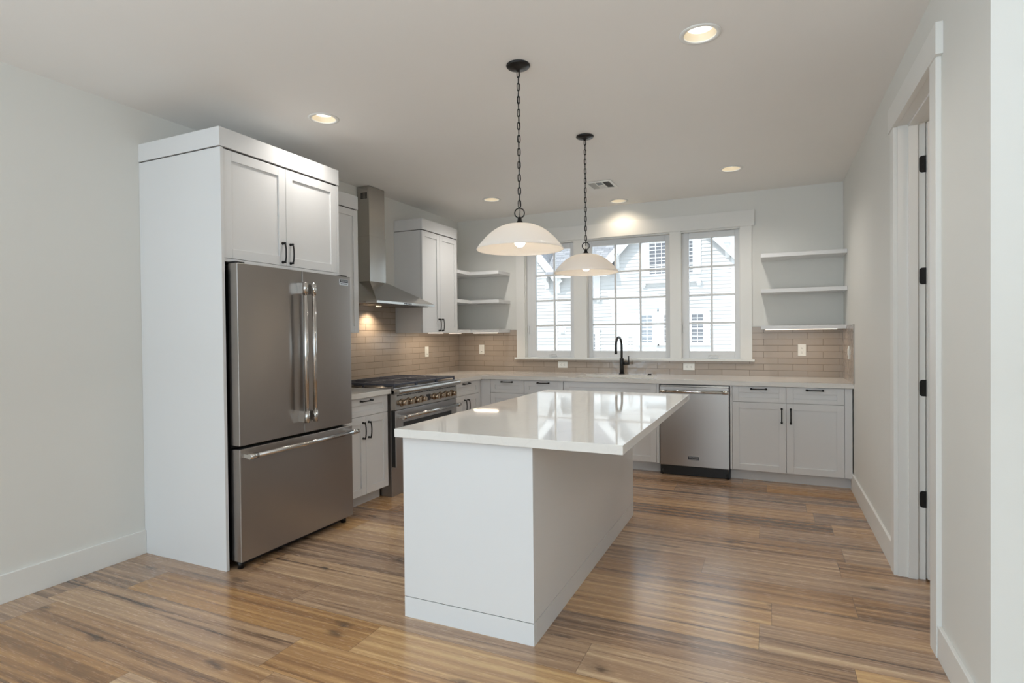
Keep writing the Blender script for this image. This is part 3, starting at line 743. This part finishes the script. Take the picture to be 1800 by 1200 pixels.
# ------------------------------------------------------------------ range hood
HY0, HY1, HXF = 3.972, 4.899, -3.100
CYA, CYB, CXF = 4.326, 4.570, -3.452
t = thing('range_hood', 'stainless steel chimney hood on the tiled wall over the range', 'range hood', (-3.36, 4.436, 1.645))
m = M(); zl0, zl1, zt = 1.646, 1.668, 1.878
lo = [(L + 0.009, HY0, zl1), (HXF, HY0, zl1), (HXF, HY1, zl1), (L + 0.009, HY1, zl1)]
hi = [(L + 0.009, CYA - 0.01, zt), (CXF + 0.006, CYA - 0.01, zt), (CXF + 0.006, CYB + 0.01, zt), (L + 0.009, CYB + 0.01, zt)]
bm = m.bm; a = [bm.verts.new(p) for p in lo]; c = [bm.verts.new(p) for p in hi]
fs = [bm.faces.new(a[::-1]), bm.faces.new(c)] + [bm.faces.new((a[i], a[(i + 1) % 4], c[(i + 1) % 4], c[i])) for i in range(4)]
bmesh.ops.recalc_face_normals(bm, faces=fs)
cp = obj('canopy', m, STEEL_H, t)
lp = obj('lip', M().box(L + 0.009, HXF + 0.001, HY0 - 0.001, HY1 + 0.001, zl0, zl1, 0.001), STEEL_H, t)
for k in range(5): obj('push_button', M().cyl((HXF, 4.385 + k * 0.025, 1.657), (HXF + 0.004, 4.385 + k * 0.025, 1.657), 0.0065, seg=12), STEEL_D, lp)
obj('chimney_lower', M().box(L + 0.009, CXF, CYA, CYB, zt, 2.310, 0.0012), STEEL_H, t)
cu = obj('chimney_upper', M().box(L + 0.009, CXF - 0.004, CYA + 0.004, CYB - 0.004, 2.3102, H - 0.004, 0.0012), STEEL_H, t)
sl = M()
for k in range(7):
    x = L + 0.045 + k * 0.012
    sl.box(x, x + 0.006, CYA + 0.0025, CYA + 0.0045, 2.665, 2.725)
obj('vent_slots', sl, INK, cu)
sl = M()
for k in range(7):
    x = L + 0.045 + k * 0.012; sl.box(x, x + 0.006, CYB - 0.0045, CYB - 0.0025, 2.665, 2.725)
obj('vent_slots', sl, INK, cu)
fil = M()
for k in range(3):
    y0 = HY0 + 0.06 + k * 0.272; fil.box(L + 0.21, HXF - 0.04, y0, y0 + 0.262, zl0 - 0.005, zl0 + 0.001, 0.002)
obj('grease_filter', fil, STEEL_D, t)
obj('hood_lamp', M().cyl((-3.452, 4.452, zl0 - 0.004), (-3.452, 4.452, zl0 + 0.001), 0.026, seg=24), HOODLENS, t)
spot('hood_beam', (-3.472, 4.452, zl0 - 0.014), 12, (1.0, 0.80, 0.56), 130, 0.9, 0.02, (-0.1, 0, -1))

# ------------------------------------------------------------------ gas range
RY0, RY1 = 3.876, 4.898; RX = -2.850
t = thing('gas_range', 'stainless steel gas range with eight knobs between two base cabinets', 'range', (-3.22, 4.387, 0))
obj('range_body', M().box(L + 0.012, -2.8935, RY0 + 0.004, RY1 - 0.004, 0.245, 0.895), STEEL, t)
obj('kick_panel', M().box(-3.2, -2.897, RY0 + 0.006, RY1 - 0.006, 0.0, 0.245, 0.002), STEEL, t)
obj('cooktop', M().box(L + 0.012, -2.86, RY0, RY1, 0.895, 0.917, 0.003), STEEL, t)
obj('back_riser', M().box(L + 0.012, L + 0.055, RY0, RY1, 0.9172, 0.931, 0.003), STEEL_H, t)
# bullnose and control panel
bn = M(); prof = [(-2.86, 0.9125)]
for i in range(9):
    a_ = math.pi / 2 - math.pi * i / 8; prof.append((-2.822 + 0.021 * math.cos(a_), 0.890 + 0.0215 * math.sin(a_)))
prof.append((-2.86, 0.8685))
bn.prism([(x, RY0, z) for x, z in prof], (0, RY1 - RY0, 0)); obj('bullnose', bn, STEEL_H, t)
cpan = M().prism([(-2.894, RY0 + 0.003, 0.735), (-2.846, RY0 + 0.003, 0.735), (-2.852, RY0 + 0.003, 0.868), (-2.894, RY0 + 0.003, 0.868)], (0, RY1 - RY0 - 0.006, 0))
cpan = obj('control_panel', cpan, STEEL_H, t)
vs = M()
for k in range(22): vs.box(-2.8525, -2.8495, RY0 + 0.03 + k * 0.0443, RY0 + 0.064 + k * 0.0443, 0.848, 0.857)
obj('vent_slots', vs, INK, cpan)
for yy in (3.972, 4.074, 4.178, 4.276, 4.486, 4.588, 4.690, 4.800):
    k = M(); 
    def kp(n, dz=0.0): return (-2.849 + n, yy, 0.790 + dz)
    k.cyl(kp(-0.002), kp(0.008), 0.034, 0.033, 28); k.cyl(kp(0.008), kp(0.012), 0.030, 0.027, 28); k.cyl(kp(0.012), kp(0.046), 0.0245, 0.0225, 28)
    k.box(-2.849 + 0.044, -2.849 + 0.052, yy - 0.006, yy + 0.006, 0.770, 0.810, 0.002)
    obj('knob', k, KNOB, cpan)
obj('display', M().box(-2.8495, -2.8455, 4.352, 4.412, 0.765, 0.822, 0.001), DISPLAY, cpan)
# oven door
od = obj('oven_door', M().box(-2.893, RX, RY0 + 0.006, RY1 - 0.006, 0.252, 0.728, 0.003), STEEL, t)
obj('oven_window', M().box(RX - 0.001, RX + 0.0025, 3.990, 4.785, 0.330, 0.622, 0.001), BGLASS, od)
hb = M().cyl((RX + 0.055, 3.925, 0.674), (RX + 0.055, 4.850, 0.674), 0.0145, seg=20); hb = obj('handle', hb, POLISH, od)
for yy in (3.930, 4.843):
    eb = M(); eb.box(RX - 0.001, RX + 0.055, yy - 0.014, yy + 0.014, 0.659, 0.689, 0.004); eb.cyl((RX + 0.055, yy - 0.022, 0.674), (RX + 0.055, yy + 0.022, 0.674), 0.0175, seg=20); obj('end_bracket', eb, POLISH, hb)
obj('door_edge_seal', M().box(-2.8935, -2.856, RY0 + 0.004, RY0 + 0.0062, 0.254, 0.726), BLACK, t)
# burners and grates
for bx_, by_ in ((-3.36, 4.05), (-3.03, 4.05), (-3.36, 4.387), (-3.03, 4.387), (-3.36, 4.725), (-3.03, 4.725)):
    obj('burner', M().lathe([(0.055, 0.9165), (0.055, 0.924), (0.042, 0.926), (0.042, 0.934), (0.036, 0.938), (0.0001, 0.938)], bx_, by_, 24), IRON, t)
for k in range(3):
    y0 = RY0 + 0.014 + k * 0.3325; y1 = y0 + 0.3265; x0, x1 = L + 0.075, -2.865
    gm = M(); zt0, zt1 = 0.936, 0.953; w = 0.0065
    gm.box(x0, x1, y0, y0 + 2 * w, zt0, zt1, 0.002); gm.box(x0, x1, y1 - 2 * w, y1, zt0, zt1, 0.002)
    gm.box(x0, x0 + 2 * w, y0 + 2 * w, y1 - 2 * w, zt0, zt1, 0.002); gm.box(x1 - 2 * w, x1, y0 + 2 * w, y1 - 2 * w, zt0, zt1, 0.002)
    xm = (x0 + x1) / 2; gm.box(xm - w, xm + w, y0 + 2 * w, y1 - 2 * w, zt0, zt1, 0.002)
    for q in range(1, 6):
        yy = y0 + 2 * w + (y1 - y0 - 4 * w) * q / 6
        if q == 3:
            for xa, xb in ((x0 + 2 * w, x0 + 0.115), (xm - 0.105, xm - w), (xm + w, xm + 0.105), (x1 - 0.115, x1 - 2 * w)): gm.box(xa, xb, yy - w * 0.8, yy + w * 0.8, zt0, zt1, 0.002)
        else:
            gm.box(x0 + 2 * w, xm - w, yy - w * 0.8, yy + w * 0.8, zt0, zt1, 0.002); gm.box(xm + w, x1 - 2 * w, yy - w * 0.8, yy + w * 0.8, zt0, zt1, 0.002)
    for xx in (x0 + w, xm, x1 - w):
        for yy in (y0 + w, y1 - w): gm.box(xx - w, xx + w, yy - w, yy + w, 0.9172, zt0)
    obj('grate', gm, IRON, t)

# ------------------------------------------------------------------ dishwasher
WX0_, WX1_ = -0.969, -0.346; WF = 5.532
t = thing('dishwasher', 'stainless steel dishwasher with a bar handle under the back countertop', 'dishwasher', (-0.657, 5.85, 0))
obj('tub_body', M().box(WX0_ - 0.004, WX1_ + 0.006, 5.575, 6.15, 0.0, 0.868), INK, t)
dd = obj('door', M().box(WX0_, WX1_, WF, 5.574, 0.096, 0.846, 0.003), STEEL, t)
obj('top_strip', M().box(WX0_ + 0.004, WX1_ - 0.002, WF + 0.004, 5.574, 0.8475, 0.862, 0.001), STEEL_H, t)
hb = obj('handle', M().cyl((-0.953, WF - 0.048, 0.806), (-0.375, WF - 0.048, 0.806), 0.0125, seg=18), POLISH, dd)
for xx in (-0.952, -0.386):
    eb = M(); eb.box(xx - 0.006, xx + 0.022, WF - 0.050, WF + 0.001, 0.795, 0.817, 0.003); eb.cyl((xx - 0.010, WF - 0.048, 0.806), (xx + 0.045, WF - 0.048, 0.806), 0.0145, seg=18); obj('end_bracket', eb, POLISH, hb)
bd = obj('badge', M().box(-0.713, -0.609, WF - 0.003, WF + 0.001, 0.158, 0.196, 0.001), SILVER, dd); bd['label'] = 'small black badge with silver lettering'
obj('badge_band', M().box(-0.710, -0.612, WF - 0.0038, WF - 0.0028, 0.161, 0.193), INK, bd)
text_mesh('badge_lettering', 'FRIGIDAIRE', 0.016, SILVER, bd, (-0.661, WF - 0.0042, 0.1825), (1, 0, 0), (0, 0, 1), width=0.080)
text_mesh('badge_lettering', 'PROFESSIONAL', 0.009, SILVER, bd, (-0.661, WF - 0.0042, 0.1675), (1, 0, 0), (0, 0, 1), width=0.080)
obj('toe_panel', M().box(WX0_ + 0.006, WX1_ - 0.004, 5.556, 5.574, 0.004, 0.094, 0.002), BLACK, t)
for xx in (WX0_ + 0.02, WX1_ - 0.018): obj('foot', M().cyl((xx, 5.565, 0), (xx, 5.565, 0.05), 0.012, seg=12), BLACK, t)

# ------------------------------------------------------------------ switches and sockets
def device(name, label, cat, org, uax, n, kind, wide=False, group=None):
    """plate centred at org; uax horizontal unit vector, n outward normal"""
    o, u, nn = Vector(org), Vector(uax), Vector(n); zz = Vector((0, 0, 1))
    pw, ph = (0.118, 0.072) if wide else (0.072, 0.116)
    a, b_ = (zz, u) if wide else (u, zz)        # a: narrow axis, b: long axis
    def bx(m, a0, a1, b0, b1, n0, n1, bev=0):
        pts = [o + a * x + b_ * y + nn * z for x in (a0, a1) for y in (b0, b1) for z in (n0, n1)]
        m.box(min(p.x for p in pts), max(p.x for p in pts), min(p.y for p in pts), max(p.y for p in pts), min(p.z for p in pts), max(p.z for p in pts), bev)
    t = thing(name, label, cat, org, group)
    m = M(); bx(m, -0.036, 0.036, -0.058, 0.058, 0, 0.006, 0.002); obj('cover_plate', m, PLASTIC, t)
    if kind == 'socket':
        for sg in (-1, 1):
            r = M(); bx(r, -0.017, 0.017, sg * 0.021 - 0.0145, sg * 0.021 + 0.0145, 0.006, 0.008, 0.001); q = obj('receptacle', r, PLASTIC, t)
            s_ = M(); bx(s_, -0.0085, -0.006, sg * 0.021 - 0.001, sg * 0.021 + 0.008, 0.0078, 0.0084); bx(s_, 0.006, 0.0085, sg * 0.021 - 0.001, sg * 0.021 + 0.008, 0.0078, 0.0084); bx(s_, -0.0025, 0.0025, sg * 0.021 - 0.010, sg * 0.021 - 0.005, 0.0078, 0.0084)
            obj('slots', s_, SLOT, q)
    else:
        r = M(); bx(r, -0.0165, 0.0165, -0.033, 0.033, 0.006, 0.0105, 0.0015); obj('rocker', r, PLASTIC, t)
        r = M(); bx(r, -0.010, 0.010, -0.030, -0.024, 0.0100, 0.0112, 0.0003); obj('slider', r, SLOT, t)
    return t
yb = D - TT
device('light_switch', 'white rocker switch on the left tiled wall beyond the range', 'switch', (L + TT, 5.500, 1.171), (0, 1, 0), (1, 0, 0), 'switch')
device('light_switch', 'white switch on the back tile under the corner shelves', 'switch', (-3.268, yb, 1.178), (1, 0, 0), (0, -1, 0), 'switch')
device('wall_outlet', 'white sideways socket low on the tile left of the faucet', 'outlet', (-2.203, yb, 1.001), (1, 0, 0), (0, -1, 0), 'socket', True)
device('wall_outlet', 'white sideways socket low on the tile right of the faucet', 'outlet', (-0.787, yb, 0.998), (1, 0, 0), (0, -1, 0), 'socket', True)
device('wall_outlet', 'white upright socket on the back tile below the right shelves', 'outlet', (0.284, yb, 1.178), (1, 0, 0), (0, -1, 0), 'socket')
device('light_switch', 'white switch on the tile return of the right wall', 'switch', (R - TT, 5.765, 1.170), (0, 1, 0), (-1, 0, 0), 'switch')

# ------------------------------------------------------------------ pendants
def pendant(label, px, py, zrim, power):
    t = thing('pendant_light', label, 'pendant light', (px, py, H), 'pendant lights over the island')
    obj('canopy', M().lathe([(0.062, H - 0.001), (0.064, H - 0.006), (0.058, H - 0.013), (0.035, H - 0.021), (0.012, H - 0.026), (0.008, H - 0.034), (0.0001, H - 0.036)], px, py, 36), BRONZE, t)
    zr = zrim + 0.192                       # ring centre
    ch = M(); z = H - 0.030; k = 0; pitch = 0.0345
    while z - 0.02 > zr + 0.020:
        pts = []; hl, hw = 0.0145, 0.0072
        cz = z - 0.0172; ang = (math.pi / 2 if k % 2 else 0) + 0.35
        for i in range(14):
            a_ = 2 * math.pi * i / 14
            xx = hw * math.cos(a_); zz_ = hl * math.copysign(abs(math.sin(a_)) ** 0.75, math.sin(a_)) + (0.006 if math.sin(a_) > 0 else -0.006)
            pts.append((px + xx * math.cos(ang), py + xx * math.sin(ang), cz + zz_))
        ch.tube(pts, 0.0026, 6, True); z -= pitch; k += 1
    obj('chain', ch, BRONZE, t)
    cd = [(px + 0.003 * math.sin(i * 0.9), py + 0.003 * math.cos(i * 0.9), H - 0.03 - (H - 0.03 - zrim - 0.165) * i / 24) for i in range(25)]
    obj('cord', M().tube(cd, 0.0018, 6), BRONZE, t)
    ca, sa = math.cos(math.radians(24.6)), math.sin(math.radians(24.6))
    obj('ring', M().tube([(px + 0.026 * math.cos(a_) * ca, py + 0.026 * math.cos(a_) * sa, zr + 0.026 * math.sin(a_)) for a_ in [2 * math.pi * i / 28 for i in range(28)]], 0.0032, 8, True), BRONZE, t)
    obj('socket_cap', M().lathe([(0.010, zrim + 0.170), (0.012, zrim + 0.150), (0.016, zrim + 0.148), (0.016, zrim + 0.142), (0.034, zrim + 0.136), (0.052, zrim + 0.131), (0.053, zrim + 0.127), (0.0001, zrim + 0.127)], px, py, 32), BRONZE, t)
    prof = [(0.045, 0.1285)]
    for i in range(1, 17):
        s_ = i / 16; r_ = 0.045 + (0.2285 - 0.045) * s_ ** 0.92
        prof.append((r_, 0.1285 * (1 - (max(0, (r_ - 0.03)) / 0.1985) ** 2.15)))
    sh = M().open_lathe([(r_, zrim + z_) for r_, z_ in prof] + [(0.2275, zrim - 0.002)], px, py, 64)
    so = obj('glass_shade', sh, FROST, t)
    md = so.modifiers.new('thick', 'SOLIDIFY'); md.thickness = 0.004; md.offset = -1
    for p_ in so.data.polygons: p_.use_smooth = True
    bl = M().lathe([(0.0001, zrim + 0.010), (0.014, zrim + 0.013), (0.025, zrim + 0.023), (0.030, zrim + 0.039), (0.027, zrim + 0.056), (0.018, zrim + 0.080), (0.013, zrim + 0.105)], px, py, 24)
    obj('bulb', bl, BULB, t)
    obj('lamp_socket', M().cyl((px, py, zrim + 0.104), (px, py, zrim + 0.128), 0.017, seg=20), BRONZE, t)
    point('pendant_glow', (px, py, zrim + 0.046), power, (1.0, 0.80, 0.60), 0.034)
pendant('nearer of the two dome pendants, larger in view, over the island', -1.214, 2.770, 1.812, 6.0)
pendant('farther dome pendant, nearer the window, over the island', -1.216, 3.967, 1.803, 6.0)

# ------------------------------------------------------------------ recessed lights and vent
DLAB = ['big recessed ceiling light near the camera, right of the pendants', 'recessed ceiling light in front of the refrigerator surround', 'recessed ceiling light before the wall cabinet by the corner', 'recessed ceiling light close to the back wall above the window', 'recessed ceiling light at the back right, before the right shelves']
for (x, y), lab, pw, tint in zip(DL, DLAB, (22, 22, 37, 10, 38), ((1.0, 0.95, 0.88),) * 3 + ((1.0, 0.84, 0.64), (1.0, 0.95, 0.88))):
    t = thing('recessed_light', lab, 'ceiling light', (x, y, H), 'recessed ceiling lights')
    obj('trim_ring', M().lathe([(0.098, H - 0.0005), (0.097, H - 0.004), (0.085, H - 0.006), (0.0755, H - 0.004), (0.0755, H + 0.004), (0.086, H - 0.0005)], x, y, 48, close=True), TRIM, t)
    obj('reflector', M().open_lathe([(0.0755, H + 0.001), (0.071, H + 0.012), (0.060, H + 0.0335)], x, y, 48), CONE, t)
    obj('lens', M().lathe([(0.0001, H + 0.032), (0.0605, H + 0.032), (0.0605, H + 0.038), (0.0001, H + 0.038)], x, y, 40), LENS, t)
    obj('can', M().open_lathe([(0.078, H + 0.001), (0.078, H + 0.09), (0.0005, H + 0.09)], x, y, 32), STEEL_D, t)
    spot('downlight_beam', (x, y, H - 0.008), pw, tint, 150, 0.9, 0.06)
t = thing('ceiling_vent', 'white louvred air register in the ceiling by the second pendant', 'vent', (-1.465, 5.315, H))
vx0, vx1, vy0, vy1 = -1.598, -1.342, 5.178, 5.452; zv = H - 0.001
m = M(); bw = 0.026
m.box(vx0, vx1, vy0, vy0 + bw, zv - 0.008, zv, 0.002); m.box(vx0, vx1, vy1 - bw, vy1, zv - 0.008, zv, 0.002); m.box(vx0, vx0 + bw, vy0 + bw, vy1 - bw, zv - 0.008, zv, 0.002); m.box(vx1 - bw, vx1, vy0 + bw, vy1 - bw, zv - 0.008, zv, 0.002)
m.box(vx0 + 0.092, vx0 + 0.100, vy0 + bw, vy1 - bw, zv - 0.008, zv, 0.001); m.box(vx1 - 0.100, vx1 - 0.092, vy0 + bw, vy1 - bw, zv - 0.008, zv, 0.001); m.box(vx0 + 0.100, vx1 - 0.100, 5.311, 5.319, zv - 0.008, zv, 0.001)
obj('frame', m, TRIM, t)
obj('duct_backing', M().box(vx0 + bw, vx1 - bw, vy0 + bw, vy1 - bw, zv - 0.0012, zv - 0.0002), INK, t)
lou = M()
def louver(p0, p1, tilt):
    p0, p1, tv = Vector(p0), Vector(p1), Vector(tilt)
    lou.prism([p0, p1, p1 + tv, p0 + tv], (0, 0, 0.0008))
for k in range(7):
    x = vx0 + bw + 0.003 + k * 0.0092; louver((x, vy0 + bw, zv - 0.0075), (x, vy1 - bw, zv - 0.0075), (0.0025, 0, 0.005))
    x = vx1 - bw - 0.003 - k * 0.0092; louver((x, vy0 + bw, zv - 0.0075), (x, vy1 - bw, zv - 0.0075), (-0.006, 0, 0.005))
for k in range(10):
    y = vy0 + bw + 0.003 + k * 0.0108; louver((vx0 + 0.100, y, zv - 0.0075), (vx1 - 0.100, y, zv - 0.0075), (0, 0.006, 0.005))
    y = vy1 - bw - 0.003 - k * 0.0108; louver((vx0 + 0.100, y, zv - 0.0075), (vx1 - 0.100, y, zv - 0.0075), (0, -0.006, 0.005))
obj('louvers', lou, TRIM, t)
point('closet_lamp', (1.45, 3.3, 2.5), 5, (1.0, 0.80, 0.64), 0.06)

# ------------------------------------------------------------------ the house across the yard
EY = 20.0
g = M().box(-40, 30, D + 0.4, 60, -0.5, -0.3); o = struct(obj('ground', g, BOUNCE_GROUND), 'unseen yard ground made pale to bounce light'); 
t = thing('neighbour_house', 'white clapboard house with grey shingle roofs seen through the window', 'house', (-5.0, EY + 4, -0.3))
GX0, GX1, GPX, GEZ, GPZ = -5.18, -1.06, -3.12, 3.95, 6.10      # right gable
LX0, LX1, LPX, LPZ = -12.6, -7.28, -9.94, 6.60                  # left gable
sd = M(); ex = 0.125


def board(x0, x1, z):
    if x1 - x0 < 0.02: return
    sd.quad((x0, EY - 0.028, z), (x1, EY - 0.028, z), (x1, EY, z + ex), (x0, EY, z + ex)); sd.quad((x0, EY, z), (x1, EY, z), (x1, EY - 0.028, z), (x0, EY - 0.028, z))
z = -0.3; z = 0.0 - 0.27
while z < 6.6:
    zt_ = z + ex
    if zt_ <= 3.62: board(LX0, GX1, z)
    else:
        sl_ = (GPZ - GEZ) / (GX1 - GPX)
        hw = min(GX1 - GPX, (GPZ - zt_) / sl_ + 0.06) if zt_ < GPZ else 0
        if hw > 0: board(GPX - hw, GPX + hw, z)
        sl2 = (LPZ - 3.35) / (LX1 - LPX); hw = min(LX1 - LPX, (LPZ - zt_) / sl2) if zt_ < LPZ else 0
        if hw > 0: board(LPX - hw, LPX + hw, z)
    z += ex
obj('siding', sd, SIDING, t)
obj('house_body', M().box(LX0, GX1, EY + 0.002, EY + 9, -0.3, 3.6).prism([(GPX - 2.06, EY + 0.002, 3.6), (GX1, EY + 0.002, 3.6), (GX1, EY + 0.002, GEZ - 0.1), (GPX, EY + 0.002, GPZ - 0.15), (GPX - 2.06, EY + 0.002, GEZ - 0.1)], (0, 6, 0)).prism([(LX0, EY + 0.002, 3.6), (LX1, EY + 0.002, 3.6), (LPX, EY + 0.002, LPZ - 0.1)], (0, 6, 0)), SIDING, t)
obj('corner_board', M().box(-1.15, -1.055, EY - 0.035, EY + 0.1, -0.3, 3.95), EXTTRIM, t)
obj('corner_board', M().box(-7.35, -7.245, EY - 0.035, EY, -0.3, 3.05), EXTTRIM, t)


def roof_slab(x0, z0, x1, z1, y0, y1, th, mat, name):
    m = M(); d = Vector((x1 - x0, 0, z1 - z0)).normalized(); n = Vector((-d.z, 0, d.x)); n = n if n.z > 0 else -n
    a0 = Vector((x0, y0, z0)); a1 = Vector((x1, y0, z1))
    m.prism([a0, a1, a1 + n * th, a0 + n * th], (0, y1 - y0, 0)); return obj(name, m, mat, t)
OV = 0.30
# right gable: rakes and roof planes
sr = (GPZ - GEZ) / (GX1 - GPX)
for sgn in (1, -1):
    xe = GPX + sgn * (GX1 - GPX + 0.28); ze = GPZ - sr * abs(xe - GPX)
    roof_slab(xe, ze, GPX, GPZ, EY - OV + 0.04, EY + 7, 0.10, SHINGLE, 'roof')
    roof_slab(xe, ze - 0.19, GPX, GPZ - 0.19, EY - OV, EY - OV + 0.04, 0.30, EXTTRIM, 'rake_board')
sl2 = (LPZ - 3.35) / (LX1 - LPX)
for sgn in (1, -1):
    xe = LPX + sgn * (LX1 - LPX + 0.12); ze = LPZ - sl2 * abs(xe - LPX) + 0.12
    roof_slab(xe, ze, LPX, LPZ + 0.12, EY - OV + 0.04, EY + 7, 0.10, SHINGLE, 'roof')
    roof_slab(xe, ze - 0.17, LPX, LPZ - 0.05, EY - OV, EY - OV + 0.04, 0.27, EXTTRIM, 'rake_board')
# main roof between the gables, sloping back
m = M().prism([(-13.5, EY - 0.40, 3.52), (-0.5, EY - 0.40, 3.52), (-0.5, EY + 4.6, 7.6), (-13.5, EY + 4.6, 7.6)], (0, 0, 0.10)); 
m = M().prism([(-7.6, EY - 0.36, 3.50), (-5.0, EY - 0.36, 3.50), (-5.0, EY + 4.6, 7.9), (-7.6, EY + 4.6, 7.9)], (0, 0, 0.12)); obj('roof', m, SHINGLE, t)
obj('eave_board', M().box(-7.15, -5.25, EY - 0.40, EY - 0.36, 3.42, 3.62).box(-7.15, -5.25, EY - 0.36, EY, 3.46, 3.49), EXTTRIM, t)


def bracket(x0, x1, ztop, h, d):
    m = M(); m.box(x0 - 0.03, x1 + 0.03, EY - d - 0.05, EY, ztop - 0.07, ztop)
    pts = [(x0, EY, ztop - 0.07), (x0, EY - d, ztop - 0.07), (x0, EY - d, ztop - 0.16)]
    for i in range(9):
        a_ = math.pi / 2 * i / 8; pts.append((x0, EY - d * (1 - math.sin(a_)) - 0.06, ztop - 0.16 - (h - 0.2) * (1 - math.cos(a_)) ))
    pts += [(x0, EY - 0.06, ztop - h), (x0, EY, ztop - h)]
    m.prism(pts, (x1 - x0, 0, 0)); obj('bracket', m, EXTTRIM, t)
bracket(-7.72, -7.56, 3.52, 0.44, 0.36)
bracket(-7.30, -7.12, 3.50, 0.60, 0.36)
bracket(-5.00, -4.88, 4.25, 0.56, 0.34)
bracket(-1.34, -1.20, 4.36, 0.52, 0.34)


def ext_window(x0, x1, z0, z1, vb, hb_, tr=0.22, sill=True, head=True):
    m = M(); f = EY - 0.05
    m.box(x0 - tr, x0, f, EY, z0 - 0.06, z1 + 0.12); m.box(x1, x1 + tr, f, EY, z0 - 0.06, z1 + 0.12); m.box(x0, x1, f, EY, z1, z1 + 0.12); m.box(x0, x1, f, EY, z0 - 0.06, z0)
    if sill: m.box(x0 - tr - 0.03, x1 + tr + 0.03, f - 0.035, EY, z0 - 0.11, z0 - 0.06)
    if head: m.box(x0 - tr - 0.03, x1 + tr + 0.03, f - 0.035, EY, z1 + 0.12, z1 + 0.19)
    w = obj('window', m, EXTTRIM, t)
    obj('pane', M().box(x0, x1, EY - 0.022, EY - 0.018, z0, z1), EXTGLASS, w)
    b_ = M()
    for i in range(1, vb): xx = x0 + (x1 - x0) * i / vb; b_.box(xx - 0.012, xx + 0.012, EY - 0.034, EY - 0.022, z0, z1)
    for i in range(1, hb_): zz = z0 + (z1 - z0) * i / hb_; b_.box(x0, x1, EY - 0.033, EY - 0.0225, zz - 0.012, zz + 0.012)
    obj('bars', b_, EXTTRIM, w); return w
ext_window(-3.82, -3.20, 3.42, 4.80, 3, 5, 0.27, False, False); ext_window(-2.95, -2.37, 3.42, 4.80, 3, 5, 0.27, False, False)
ext_window(-4.10, -3.74, 1.05, 2.00, 2, 4, 0.21); ext_window(-3.32, -2.96, 1.05, 2.00, 2, 4, 0.21)
ext_window(-3.52, -3.33, 1.05, 2.00, 1, 4, 0.0, False, False) if 0 else None
ext_window(-2.42, -2.05, 1.05, 2.00, 2, 4, 0.21)
ext_window(-6.42, -5.84, 2.76, 3.40, 2, 2, 0.24, False, False)
ext_window(-6.42, -5.80, 0.50, 1.36, 2, 3, 0.18)
# window ledges on small brackets
for x0, x1 in ((-4.09, -2.10), (-6.68, -5.59)):
    z_ = 3.10 if x0 > -5 else 2.66
    m = M().box(x0, x1, EY - 0.16, EY, z_, z_ + 0.08)
    lx = [x0 + 0.07, (x0 + x1) / 2, x1 - 0.07] if x0 > -5 else [x0 + 0.07, x1 - 0.07]
    for bx_ in lx: m.box(bx_ - 0.07, bx_ + 0.07, EY - 0.14, EY, z_ - 0.07, z_); m.box(bx_ - 0.055, bx_ + 0.055, EY - 0.08, EY, z_ - 0.14, z_ - 0.07)
    obj('window_ledge', m, EXTTRIM, t)
obj('wall_vent', M().box(-7.14, -6.98, EY - 0.09, EY, 1.43, 1.53).box(-7.20, -6.92, EY - 0.03, EY, 1.39, 1.60), EXTTRIM, t)
